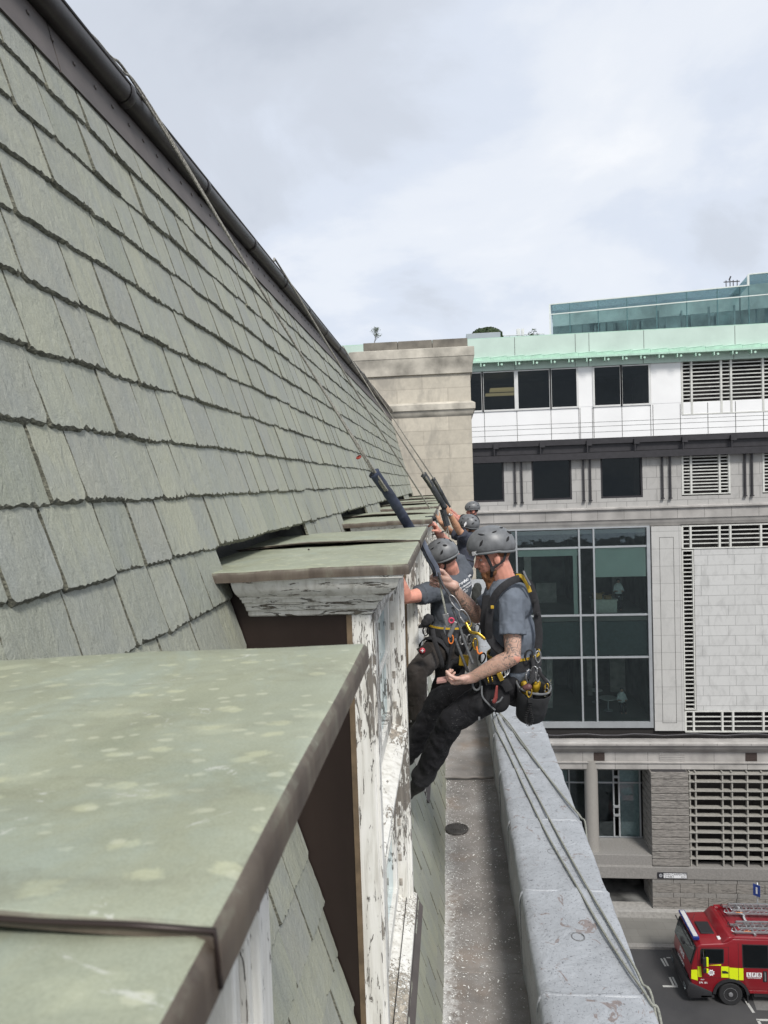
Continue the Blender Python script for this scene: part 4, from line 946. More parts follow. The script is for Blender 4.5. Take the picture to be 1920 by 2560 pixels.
# ================= the street =================
def m_asph():
    t = NT('worn_asphalt'); n = t.noise(.35, 5, .6); col = t.ramp(n, [(.3, (.038, .038, .04)), (.7, (.062, .061, .062))]); g = t.ramp(t.noise(30, 4, .7), [(.3, .7), (.7, 1.25)]); t.set(col=t.mix(1., col, g, 'MULTIPLY'), rough=.85)
    c = t.ramp(t.vor(.45, feat='DISTANCE_TO_EDGE'), [(.0, .55), (.006, 1.)]); return t.m
rd = MB(); rd.poly([(-200, -200, G), (300, -200, G), (300, 300, G), (-200, 300, G)]); o = mesh('road', rd, m_asph(), None); setp(o, 'dark grey asphalt road', 'road', None, 'structure')
PAV = blocks('pavement_slabs', (.17, .165, .155), .9, .62, .01, .5, var=.08, stain=.4)
t_ = NT('pavement_flags'); s_ = t_.tc
q = t_.n.new('ShaderNodeTexBrick'); t_.l.new(s_, q.inputs['Vector']); q.inputs['Scale'].default_value = 1; q.inputs['Brick Width'].default_value = 1.0; q.inputs['Row Height'].default_value = .62; q.inputs['Mortar Size'].default_value = .008
q.inputs['Color1'].default_value = (.165, .16, .145, 1); q.inputs['Color2'].default_value = (.18, .175, .16, 1); q.inputs['Mortar'].default_value = (.12, .115, .10, 1)
t_.set(col=t_.mix(t_.ramp(t_.noise(.8, 5, .6), [(.4, 0.), (.7, .35)]), q.outputs['Color'], (.10, .098, .09)), rough=.85)
pv_ = MB(); pv_.box(-60, 120, 36.05, 38.14, G-.05, G+.13); o = mesh('pavement', pv_, t_.m, None); setp(o, 'grey paved footway under the office building', 'pavement', None, 'structure')
kb = MB(); kb.box(-60, 120, 35.76, 36.045, G-.05, G+.135); o = mesh('kerb', kb, SM, None, bevel=.015); setp(o, 'granite kerb of the far pavement', 'kerb', None, 'structure')
kb = MB(); kb.box(.85, 3.2, Y0-20, 30, G-.05, G+.13); o = mesh('pavement', kb, t_.m, None); setp(o, 'footway under the near building', 'pavement', None, 'structure')
MARK = plain('worn_road_paint', (.42, .42, .40), .7, var=.25, scale=20, bump=0)
def zn8(x, y): return (1400+x/2.91, 1800+y/2.91)
def gline(pts, w, nm='road_marking', lb=None, grp='white bay markings painted on the road'):
    ps = [onZ(*zn8(*p), G) for p in pts]; mb = MB()
    for a, b in zip(ps, ps[1:]):
        d = (b-a).normalized(); s = V((-d.y, d.x, 0))*w; mb.poly([a-s+V((0,0,.004)), b-s+V((0,0,.004)), b+s+V((0,0,.004)), a+s+V((0,0,.004))])
    o = mesh(nm, mb, MARK, None, rec=True); setp(o, lb, 'road marking', grp)
gline([(735, 1735), (768, 1792)], .045, lb='left short white stroke of the double bay mark nearest the kerb'); gline([(757, 1731), (787, 1790)], .045, lb='right short white stroke of the double bay mark nearest the kerb')
gline([(775, 1729), (880, 1733)], .03, lb='thin white line running along the kerb toward the fire engine')
gline([(798, 1872), (828, 1936)], .045, lb='left stroke of the double white mark in the middle of the road'); gline([(818, 1870), (852, 1938)], .045, lb='right stroke of the double white mark in the middle of the road')
gline([(748, 1937), (856, 1939)], .06, lb='white line closing the bay below the double mark in the middle of the road')
gline([(1354, 2046), (1410, 2130)], .06, lb='slanted white dash below the front wheel of the fire engine'); gline([(1430, 2182), (1660, 2186)], .06, lb='white line at the bottom right corner beyond the pale patch'); gline([(1440, 2184), (1500, 2290)], .06, lb='slanted white dash leaving the bottom edge of the photo')
ps = [onZ(*zn8(*p), G+.004) for p in ((1392, 1995), (1430, 2110), (1700, 2120), (1700, 1985))]; mb = MB(); mb.poly(ps); o = mesh('road_patch', mb, plain('pale_road_patch', (.16, .155, .15), .8), None); setp(o, 'pale concrete patch in the road', 'road', None, 'structure')
ps = [onZ(*zn8(*p), G+.004) for p in ((1350, 1925), (1352, 1990), (1800, 2000), (1800, 1920))]; mb = MB(); mb.poly(ps); o = mesh('traffic_island', mb, plain('light_paving', (.24, .235, .22), .8), None); setp(o, 'light paving beyond the fire engine wheel', 'paving', None, 'structure')
# blue sign on a post behind the ladders
sp0 = at(1889, 2226, 37.2); t = thing('road_sign', 'blue rectangular sign on a grey post behind the ladders of the fire engine', 'road sign', (sp0.x+.1, 37.2, G+.13))
BLU = plain('sign_blue', (.03, .06, .25), .4, bump=0)
mb = MB(); mb.obox(V((sp0.x+.05, 37.2, sp0.z)), V((.75, -.66, 0)), V((.66, .75, 0)), V((0,0,1)), .17, .012, .30); mesh('sign_plate', mb, BLU, t)
mb = MB(); mb.tube([(sp0.x+.1, 37.24, G+.13), (sp0.x+.1, 37.24, sp0.z+.4)], .035, n=10); mesh('post', mb, FRM, t, True)
mb = MB(); mb.obox(V((sp0.x+.045, 37.185, sp0.z)), V((.75, -.66, 0)), V((.66, .75, 0)), V((0,0,1)), .04, .004, .17); mesh('white_mark', mb, wt, t)
# ================= fire engine =================
HX, HY = 11.78, 32.0           # front hub; near side plane
HY1 = HY+2.45
RED = plain('fire_engine_red', (.21, .008, .014), .32, var=.08, scale=1.2, bump=.05, coat=.4); REDD = plain('red_cab_roof', (.19, .010, .018), .45, var=.12, scale=3, bump=0)
TY = plain('tyre_rubber', (.015, .015, .016), .85, var=.2, scale=20); BP = plain('black_plastic', (.02, .02, .022), .5, bump=0); YEL = plain('fluorescent_yellow', (.62, .72, .01), .4, var=.04, bump=0); SIL = plain('bare_aluminium', (.40, .41, .42), .35, .7, .15, 8, .1); CHR = plain('wheel_steel', (.42, .42, .43), .35, .7, .2, 6, 0)
CGL = m_glass('cab_glass', (.30, .34, .36), 1.8); SGN = plain('reflective_white', (.68, .68, .68), .4, bump=0); CABI = plain('dark_cab_interior', (.02, .02, .022), .9, bump=0)
fe = thing('fire_engine', 'red fire engine with yellow squares and LFB on its side, parked on the road below', 'fire engine', (HX+2, HY+1.2, G))
def E(x, z): return (HX+x, G+z)
def eb(name, boxes, m, parent=fe, bevel=0, sm=False):
    mb = MB()
    for x0, x1, y0, y1, z0, z1 in boxes: mb.box(HX+x0, HX+x1, HY+y0, HY+y1, G+z0, G+z1)
    return mesh(name, mb, m, parent, sm, bevel)
def arch(cx, r, n=14): return [(cx+r*math.cos(math.pi*(1-i/n)), .51+r*math.sin(math.pi*(1-i/n))) for i in range(n+1)]
# cab and crew body: side outline pushed across the width, corners rounded
prof = [(-1.62, .62), (-1.74, 1.25), (-1.66, 1.80)]+[(-1.42, 2.62), (-1.25, 2.78), (-.30, 2.84), (-.12, 2.90), (.10, 3.06), (2.3, 3.08), (7.2, 3.08), (7.2, .62), (5.5, .62)]+[(4.55+.62*math.cos(math.pi*i/12), .55+.62*math.sin(math.pi*i/12)) for i in range(13)]+[(3.6, .62), (.95, .62)]+[(.0+.70*math.cos(math.pi*i/12), .55+.62*math.sin(math.pi*i/12)) for i in range(13)]+[(-1.0, .60)]
mb = MB(); mb.prism([(HX+x, HY+.02, G+z) for x, z in prof], (0, 2.41, 0))
bod = mesh('body', mb, RED, fe, 50, bevel=.05)
eb('chassis', [(-1.4, 7.1, .35, 2.1, .35, .63), (1.0, 3.7, .06, .5, .42, .61)], BP)
# front bumper, grille
bmp = [(-1.62, .28), (-1.86, .34), (-1.90, .62), (-1.82, .98), (-1.70, 1.02), (-.80, .62), (-.78, .36)]
mb = MB(); mb.prism([(HX+x, HY-.01, G+z) for x, z in bmp], (0, 2.47, 0)); mesh('bumper', mb, BP, fe, 40, bevel=.05)
for y0 in (.12, 1.95): mb = MB(); mb.obox(V((HX-1.885, HY+y0+.2, G+.66)), V((0,1,0)), V((.1,0,1)).normalized(), V((1,0,-.1)).normalized(), .17, .10, .03); mesh('headlight', mb, m_glass('lamp_glass', (.8,.8,.8), 3.), fe, bevel=.01); mb = MB(); mb.obox(V((HX-1.87, HY+y0+.2, G+.66)), V((0,1,0)), V((.1,0,1)).normalized(), V((1,0,-.1)).normalized(), .15, .08, .03); mesh('headlamp_reflector', mb, SIL, fe)
def on_front(x0, z0, x1, z1): 
    a, b = V((HX+x0, 0, G+z0)), V((HX+x1, 0, G+z1)); d = (b-a).normalized(); n = V((-d.z, 0, d.x)); return a, b, d, (n if n.x < 0 else -n)
a, b, d, n = on_front(-1.665, 1.86, -1.46, 2.56)
c = (a+b)/2+n*.03; c.y = HY+1.225
mb = MB(); mb.obox(c, V((0,1,0)), d, n, 1.12, (b-a).length/2, .012); mesh('windscreen', mb, CGL, fe, bevel=.008)
mb = MB(); mb.obox(c-n*.024, V((0,1,0)), d, n, 1.16, (b-a).length/2+.04, .012); mesh('windscreen_surround', mb, CABI, fe)
a, b, d, n = on_front(-1.73, 1.25, -1.66, 1.80)
for yc in (.35, 1.0, 1.65):
    pass
text('lettering', 'FIRE', .34, V((HX-1.722, HY+1.22, G+1.60)), (0, -1, 0), (.1, 0, 1), SGN, fe, .01); text('lettering', 'LONDON', .20, V((HX-1.765, HY+1.22, G+1.27)), (0, -1, 0), (.05, 0, 1), SGN, fe, .005)
mb = MB(); mb.obox(V((HX-1.765, HY+1.22, G+1.10)), V((0,1,0)), V((.03,0,1)).normalized(), V((1,0,-.03)).normalized(), .9, .07, .02); mesh('grille', mb, BP, fe)
# side: yellow and red squares, doors, windows
def side(name, pts, m, off_=.004, th=.006, parent=fe): mb = MB(); mb.prism([(HX+x, HY+.02-off_, G+z) for x, z in pts], (0, th, 0)); return mesh(name, mb, m, parent)
for pts in ([(-1.70, 1.20), (-1.42, 1.12), (-1.42, 1.62), (-1.69, 1.60)], [(-1.40, 1.29), (-1.24, 1.29), (-1.27, 1.77), (-1.42, 1.77)], [(-.96, 1.83), (-.40, 1.83), (-.40, 1.90)], [(-.40, 1.29), (-.06, 1.29), (-.06, 1.80), (-.40, 1.80)], [(-.05, 1.27), (.13, 1.22), (.33, 1.20), (.33, 1.74), (-.05, 1.76)], [(.34, 1.20), (.55, 1.20), (.55, 1.74), (.34, 1.74)], [(1.70, 1.18), (2.25, 1.18), (2.25, 1.72), (1.70, 1.72)], [(2.8, 1.18), (3.35, 1.18), (3.35, 1.72), (2.8, 1.72)]): side('yellow_square', pts, YEL)
w = side('cab_window', [(-1.28, 1.88), (-.30, 1.93), (-.27, 2.05), (-.27, 2.58), (-.33, 2.62), (-1.24, 2.60), (-1.30, 2.5)], BP, .006, .01)
side('window_glass', [(-1.25, 1.92), (-.33, 1.965), (-.31, 2.05), (-.31, 2.56), (-1.22, 2.56)], CGL, .012, .003, w)
w = side('crew_window', [(.52, 1.76), (1.64, 1.76), (1.62, 2.84), (.50, 2.84)], BP, .006, .01); side('window_glass', [(.56, 1.80), (1.60, 1.80), (1.58, 2.80), (.54, 2.80)], CGL, .012, .003, w)
for x0, x1, z0, z1 in ((-.085, -.075, 1.2, 2.70), (-1.41, -1.40, .9, 2.66), (-1.40, -.085, 2.66, 2.67), (.34, .35, .9, 2.88), (1.68, 1.69, .9, 2.9), (-1.3, -.3, 1.262, 1.272)): side('door_seam', [(x0, z0), (x1, z0), (x1, z1), (x0, z1)], BP, .007, .004)
side('door_handle', [(-.36, 1.50), (-.10, 1.50), (-.10, 1.55), (-.2, 1.60), (-.36, 1.60)], BP, .03, .03); side('grab_handle', [(1.44, 1.20), (1.49, 1.20), (1.49, 1.58), (1.44, 1.58)], SIL, .04, .03); side('handle_recess', [(1.38, 1.14), (1.56, 1.14), (1.56, 1.64), (1.38, 1.64)], BP, .006, .005)
# badge: eight pointed star with crest lines
star = []
for i in range(16): r = .16 if i % 2 == 0 else .112; star.append((-.83+r*math.cos(math.pi*i/8+math.pi/8), 1.50+r*math.sin(math.pi*i/8+math.pi/8)))
bd = side('badge', star, SGN, .01, .005); side('badge_shield', [(-.90, 1.45), (-.76, 1.45), (-.76, 1.57), (-.90, 1.57)], plain('badge_grey', (.22, .2, .22), .5, bump=0), .014, .004, bd)
for k in range(3): side('badge_line', [(-.89, 1.465+.035*k), (-.77, 1.465+.035*k), (-.77, 1.475+.035*k), (-.89, 1.475+.035*k)], SGN, .017, .003, bd)
LG = plain('letter_dark_red', (.10, .01, .015), .5, bump=0)
for k, ch in enumerate('LFB'):
    x = .68+.225*k; pb = side('letter_panel', [(x, 1.36), (x+.20, 1.36), (x+.20, 1.56), (x, 1.56)], SGN, .012, .006)
    text('lettering', ch, .20, V((HX+x+.10, HY+.007, G+1.46)), (1,0,0), (0,0,1), LG, pb, .006)
text('lettering', 'LONDON FIRE BRIGADE', .052, V((HX+1.0, HY+.012, G+1.31)), (1,0,0), (0,0,1), SGN, fe, .002)
text('lettering', 'DPL 101', .10, V((HX-1.18, HY+.012, G+1.03)), (1,0,0), (0,0,1), SGN, fe, .003); text('lettering', 'TROY', .06, V((HX-1.22, HY+.012, G+1.17)), (1,0,0), (0,0,1), SGN, fe, .002)
# mirror arms with yellow backs
mb = MB(); mb.tube([(HX-1.18, HY, G+2.55), (HX-1.22, HY-.18, G+2.45), (HX-1.20, HY-.20, G+1.65), (HX-1.12, HY, G+1.6)], .02, n=6); mr = mesh('mirror', mb, BP, fe, True)
mb = MB(); mb.box(HX-1.27, HX-1.13, HY-.26, HY-.15, G+1.93, G+2.34).box(HX-1.25, HX-1.13, HY-.25, HY-.16, G+1.64, G+1.84); mesh('mirror_housing', mb, BP, mr, bevel=.02)
for z0, z1 in ((1.95, 2.36), (1.66, 1.84)): mb = MB(); mb.box(HX-1.12, HX-1.03, HY-.262, HY-.20, G+z0, G+z1); mesh('mirror_back', mb, YEL, mr, bevel=.01)
mb = MB(); mb.tube([(HX-1.5, HY+.05, G+2.70), (HX-1.8, HY+.15, G+2.66), (HX-1.86, HY+.5, G+2.60)], .02, n=6).box(HX-1.92, HX-1.82, HY+.42, HY+.75, G+2.50, G+2.66); mesh('kerb_mirror', mb, BP, fe)
# wheels
def wheel(x, side_y, s):
    w = MB(); w.lathe([(.30, 0), (.47, -.01), (.505, .02), (.51, .06), (.51, .24), (.48, .27), (.3, .27)], (HX+x, side_y, G+.51), (0, s, 0), 40); o = mesh('wheel', w, TY, fe, 40)
    r = MB(); r.lathe([(.30, .001), (.285, -.002), (.27, .03), (.25, .05), (.19, .055), (.17, .02), (.10, .0), (.085, -.03), (.0001, -.035)], (HX+x, side_y, G+.51), (0, s, 0), 36); mesh('rim', r, CHR, o, 40)
    for k in range(10):
        a = k*math.pi/5; q = MB(); q.lathe([(.014, 0), (.012, -.03), (.0001, -.032)], (HX+x+.135*math.cos(a), side_y+s*.01, G+.51+.135*math.sin(a)), (0, s, 0), 6); mesh('wheel_nut', q, BP, o)
for x in (0, 4.55): wheel(x, HY+.03, 1); wheel(x, HY1-.05, -1)
mb = MB()
for x in (0, 4.55):
    for y in (.0, 2.15):
        pts = [(x+.78*math.cos(math.pi*i/16), .55+.70*math.sin(math.pi*i/16)) for i in range(17)]; inn = [(x+.66*math.cos(math.pi*i/16), .55+.58*math.sin(math.pi*i/16)) for i in range(17)][::-1]
        m2 = MB(); m2.prism([(HX+a, HY+y-.035, G+b) for a, b in pts+inn], (0, .34, 0)); mesh('wheel_arch', m2, BP, fe, 40)
mb.b.free()
eb('mud_flap', [(.72, .76, .05, .5, .12, .62)], BP); eb('cab_step', [(-1.3, -.72, -.01, .3, .36, .46)], BP, bevel=.01); eb('side_rail', [(.8, 7.1, 0, .1, .62, .72)], RED)
# roof: raised edges, hatch, light bar, roof lamp, antenna
eb('roof_edge', [(.12, 7.2, .02, .16, 3.04, 3.13), (.12, 7.2, 2.29, 2.43, 3.04, 3.20)], RED, bevel=.03)
eb('roof_panel', [(.35, 7.1, .2, 2.25, 3.082, 3.10)], REDD)
mb = MB(); mb.prism([(HX-.34, HY+.03, G+2.835), (HX-.04, HY+.03, G+3.14), (HX+.16, HY+.03, G+3.14), (HX+.16, HY+.03, G+2.9)], (0, 2.38, 0)); mesh('roof_ridge', mb, RED, fe, 40, bevel=.04)
eb('roof_hatch', [(-1.02, -.42, .72, 1.60, 2.82, 2.865)], BP, bevel=.02); eb('roof_lamp', [(-.42, -.20, .30, .50, 2.83, 2.89)], SGN, bevel=.015)
lbp = eb('light_bar', [(-1.52, -1.24, .22, 2.30, 2.84, 2.97)], plain('blue_lamp_lens', (.012, .025, .16), .25, bump=0), bevel=.02); eb('light_bar_top', [(-1.48, -1.28, .30, 2.22, 2.972, 2.985)], plain('pale_grey_cover', (.50, .50, .49), .5, bump=0), lbp)
mb = MB(); mb.tube([(HX-1.05, HY+1.75, G+2.82), (HX-.92, HY+1.85, G+3.06)], .008, n=5); mesh('antenna', mb, BP, fe)
mb = MB()
for k in range(4): mb.tube([(HX-1.62, HY+.35+.55*k, G+2.62), (HX-1.55, HY+.40+.55*k, G+2.80)], .018, n=5)
mb.tube([(HX-1.64, HY+.1, G+2.66), (HX-1.66, HY+1.2, G+2.68), (HX-1.64, HY+2.35, G+2.66)], .03, n=6); mesh('sun_visor', mb, BP, fe)
eb('roof_locker', [(2.2, 3.2, 2.45, 2.75, 2.8, 3.1)], plain('grey_locker', (.2, .24, .24), .6, bump=0))
# driver behind the glass
drv = thing('person', 'driver in a yellow high visibility jacket sitting behind the fire engine windscreen', 'person', (HX-.95, HY+.62, G+1.3))
o = V((HX-.85, HY+.62, G+1.30)); mb = MB()
mb.cap(o, .15, o+V((-.02,0,.5)), .16, sq=.8, side=(0,1,0)).ell(o+V((-.05,0,.80)), (.10,.08,.12)).ell(o+V((-.15,0,.79)), (.02,.015,.02)).cap(o+V((-.02,0,.5)), .06, o+V((-.04,0,.7)), .055)
for s in (-1, 1):
    mb.cap(o+V((0,s*.18,.48)), .05, o+V((-.12,s*.22,.24)), .045).cap(o+V((-.12,s*.22,.24)), .045, o+V((-.38,s*.14,.30)), .03)
    for q in range(4): mb.cap(o+V((-.38,s*.14+(q-1.5)*.02,.30)), .01, o+V((-.45,s*.14+(q-1.5)*.02,.28)), .008)
    mb.cap(o+V((0,s*.09,0)), .08, o+V((-.42,s*.12,.02)), .065).cap(o+V((-.42,s*.12,.02)), .06, o+V((-.44,s*.12,-.36)), .045)
remesh('body', mb, .02, SKIN0, drv, 1); mb = MB(); mb.cap(o, .165, o+V((-.02,0,.5)), .175, sq=.8, side=(0,1,0))
for s in (-1, 1): mb.cap(o+V((0,s*.17,.48)), .07, o+V((-.12,s*.22,.24)), .06).cap(o+V((-.12,s*.22,.24)), .058, o+V((-.34,s*.15,.29)), .05, flat1=True)
remesh('jacket', mb, .02, YEL, drv, 1); mb = MB(); mb.ell(o+V((-.035,0,.84)), (.105,.09,.10)); mesh('hair', mb, TRD, drv, True)
eb('seat', [(-.72, -.62, .35, .9, 1.2, 2.15), (-1.1, -.7, .35, .9, 1.15, 1.28)], BP, bevel=.03); eb('headrest', [(-.74, -.62, .42, .80, 2.2, 2.45)], plain('grey_headrest', (.12, .12, .13), .7, bump=0), bevel=.03)
# ladders on the roof
def ladder(p0, p1, w, label, lift, nr):
    p0, p1 = V(p0), V(p1); d = (p1-p0).normalized(); s = V((-d.y, d.x, 0)).normalized(); up = d.cross(s)*-1
    if up.z < 0: up = -up
    t = thing('ladder', label, 'ladder', (p0+p1)/2, 'silver ladders carried on the fire engine roof'); n = 0
    for k in (-1, 1):
        for h in (0, lift):
            mb = MB(); mb.obox((p0+p1)/2+s*k*(w-.03*(h > 0))+up*h, d, s, up, (p1-p0).length/2-.25*(h > 0), .03, .045); mesh('rail', mb, SIL, t, bevel=.006)
    Ln = (p1-p0).length
    for i in range(nr):
        q = p0+d*(.12+(Ln-.2)*i/nr)
        for h in (0, lift): mb = MB(); mb.tube([q+s*w+up*h+d*.1*(h > 0), q-s*w+up*h+d*.1*(h > 0)], .026, n=6); mesh('rung', mb, SIL, t, True)
        for k in (-1, 1): mb = MB(); mb.tube([q+s*k*w, q+s*k*w+up*lift+d*.28], .012, n=5); mesh('brace', mb, SIL, t)
    for k in (-1, 1): mb = MB(); mb.tube([p0+s*k*w+up*.0, p0-d*.12+s*k*w*.9+up*.05, p0-d*.06+s*k*w*.9+up*lift], .025, n=6); mesh('foot', mb, BP if k > 0 else SIL, t)
    mb = MB(); mb.obox(p0+d*.55-s*w*1.06+up*.02, d, s, up, .15, .006, .045); mesh('marker', mb, plain('orange_marker', (.7, .22, .02), .5, bump=0), t)
ladder((HX+.30, HY+.55, G+3.22), (HX+6.5, HY+.40, G+3.36), .26, 'silver triple ladder on the near side of the fire engine roof', .16, 17)
ladder((HX+.42, HY+1.75, G+3.35), (HX+6.5, HY+1.62, G+3.40), .26, 'silver ladder on the far side of the fire engine roof, with a yellow tag', .14, 17)
eb('ladder_gantry', [(1.1, 1.2, .2, 2.3, 3.1, 3.19), (3.2, 3.3, .2, 2.3, 3.1, 3.19), (5.4, 5.5, .2, 2.3, 3.1, 3.19), (1.1, 1.2, 1.4, 2.1, 3.19, 3.31), (3.2, 3.3, 1.4, 2.1, 3.19, 3.31), (5.4, 5.5, 1.4, 2.1, 3.19, 3.31)], SIL)
# ================= people on the ropes =================
def z3(x, y): return (960+x/3.456, 1240+y/3.456)
def zb(x, y): return (1040+x/8.295, 1230+y/8.295)
def A3(x, y, Y): return at(*z3(x, y), Y)
def AB(x, y, Y): return at(*zb(x, y), Y)
def skin_mat(name, c, tat=False):
    t = NT(name); n = t.noise(18, 4, .6); col = t.ramp(n, [(.3, tuple(x*.82 for x in c)), (.7, tuple(min(1, x*1.15) for x in c))])
    if tat:
        w = t.noise(1, 2, .5, t.map((17, 17, 17)), 2.2); m = t.ramp(t.math('ABSOLUTE', t.math('SUBTRACT', w, .5)), [(.022, .8), (.055, .0)])
        col = t.mix(t.math('MULTIPLY', m, t.ramp(t.noise(9, 2, .5), [(.35, .25), (.55, 1.)])), col, (.075, .085, .09)); col = t.mix(.10, col, (.20, .21, .19))
    t.set(col=col, rough=.5); t.p.inputs['Subsurface Weight'].default_value = .08; t.bump(t.noise(120, 3, .6), .15, .001); return t.m
SKIN, TATT = skin_mat('ruddy_skin', (.64, .295, .215)), skin_mat('tattooed_skin', (.58, .36, .27), True); SKINP = skin_mat('dusty_skin', (.56, .36, .29))
def cloth(name, c, var=.2, dust=0, wr=.8):
    t = NT(name); n = t.noise(6, 5, .6); col = t.ramp(n, [(.3, tuple(x*(1-var) for x in c)), (.7, tuple(x*(1+var) for x in c))])
    if dust:
        d = t.ramp(t.noise(170, 3, .7), [(.71-.05*dust, 0.), (.73-.05*dust, .7)]); e = t.ramp(t.noise(7, 4, .6), [(.48, 0.), (.62, 1.)]); col = t.mix(t.math('MULTIPLY', d, e), col, (.5, .5, .48))
        col = t.mix(t.ramp(t.noise(5, 5, .65, t.map(loc=(3, 1, 2))), [(.5, 0.), (.8, .12)]), col, (.3, .3, .3))
    t.set(col=col, rough=.92); t.bump(t.noise(9, 2, .4, dist=.8), wr*.8, .03); t.bump(t.noise(300, 2, .5), .1, .0006); return t.m
SHIRT = cloth('grey_tshirt', (.125, .145, .175)); SHIRT2 = cloth('dark_grey_tshirt', (.075, .085, .10)); TRS = cloth('black_work_trousers', (.007, .007, .009), .3, 1, 1.); TRB = cloth('brown_black_trousers', (.030, .024, .020), .3, .2, 1.); TOPD = cloth('black_long_sleeve', (.022, .022, .026))
HELM = plain('grey_helmet_shell', (.135, .14, .145), .42, var=.25, scale=22, bump=.15); HELD = plain('helmet_dark_vent', (.008, .008, .009), .8, bump=0); HELR = plain('helmet_rim_grey', (.15, .16, .165), .5, bump=0)
WEB = plain('black_webbing', (.018, .018, .02), .85, var=.3, scale=60); YW = plain('yellow_harness_trim', (.50, .32, .02), .6, var=.15, scale=30, bump=.1); GREYW = plain('grey_webbing', (.13, .135, .14), .85, var=.2, scale=40)
STEEL = plain('polished_steel', (.33, .33, .33), .38, .8, .15, 30, 0); GOLD = plain('gold_anodised', (.48, .32, .05), .3, .8, .1, 20, 0); BTK = plain('boot_leather', (.012, .011, .011), .6, var=.3, scale=20)
HAIRR = plain('ginger_beard_hair', (.24, .105, .045), .8, var=.35, scale=70, bump=.6); HAIRB = plain('brown_hair', (.06, .04, .028), .8, var=.3, scale=60, bump=.6); LIP = plain('lip', (.42, .17, .14), .5, bump=0); EYE = plain('eye_white', (.5, .45, .42), .3, bump=0); IRIS = plain('eye_dark', (.02, .02, .02), .3, bump=0)
RUB = plain('black_rubber', (.012, .012, .013), .7, bump=0)
def frame(f, u):
    f = V(f).normalized(); u = V(u); u = (u-f*u.dot(f)).normalized(); s = u.cross(f)   # s = the person's left when f is forward
    return f, s, u, Matrix((f, s, u)).transposed()
def hand(mb, w, d, pn, th, curl=.7, s=1., spread=0., thc=.5):
    """w wrist, d direction of the hand, pn the way the palm faces, th the side the thumb is on"""
    d = V(d).normalized(); pn = V(pn); pn = (pn-d*pn.dot(d)).normalized(); th = V(th); th = (th-d*th.dot(d)-pn*th.dot(pn)).normalized()
    R3 = Matrix((d, th, pn)).transposed()
    mb.ell(w+d*.050*s, (.056*s, .041*s, .019*s), R3); mb.ell(w+d*.03*s+th*.02*s+pn*.008*s, (.035*s, .02*s, .018*s), R3); mb.cap(w-d*.02*s, .027*s, w+d*.03*s, .024*s)
    for k, (o, L) in enumerate(((.031, .072), (.0105, .082), (-.0105, .076), (-.030, .058))):
        p = w+d*(.090-.004*abs(k-1))*s+th*o*s; dd = (d+th*spread*(1.5-k)*.3).normalized(); r = (.0092-.0006*(k == 3))*s; ang = 0
        for j, fr_ in enumerate((.45, .31, .24)):
            ang += curl*(1.0, 1.15, .75)[j]; v_ = dd*math.cos(ang)+pn*math.sin(ang); q = p+v_*L*fr_*s; mb.cap(p, r, q, r*.93, 8); p = q; r *= .93
    p = w+d*.028*s+th*.034*s+pn*.006*s
    for j, L in enumerate((.036, .030, .024)):
        a = .55+thc*.2*j; v_ = (d*math.cos(a*.9)+th*(math.sin(a)*(1-.55*j*thc))+pn*(.30+.35*j*thc)).normalized(); q = p+v_*L*s; mb.cap(p, .0115*s*(1-.07*j), q, .0108*s*(1-.07*j), 8); p = q
def limb(mb, pts, rs, flat1=False, n=16):
    for i in range(len(pts)-1): mb.cap(pts[i], rs[i], pts[i+1], rs[i+1], n, flat1=flat1 and i == len(pts)-2)
def mids(a, b, k=.38): return V(a)+(V(b)-V(a))*k
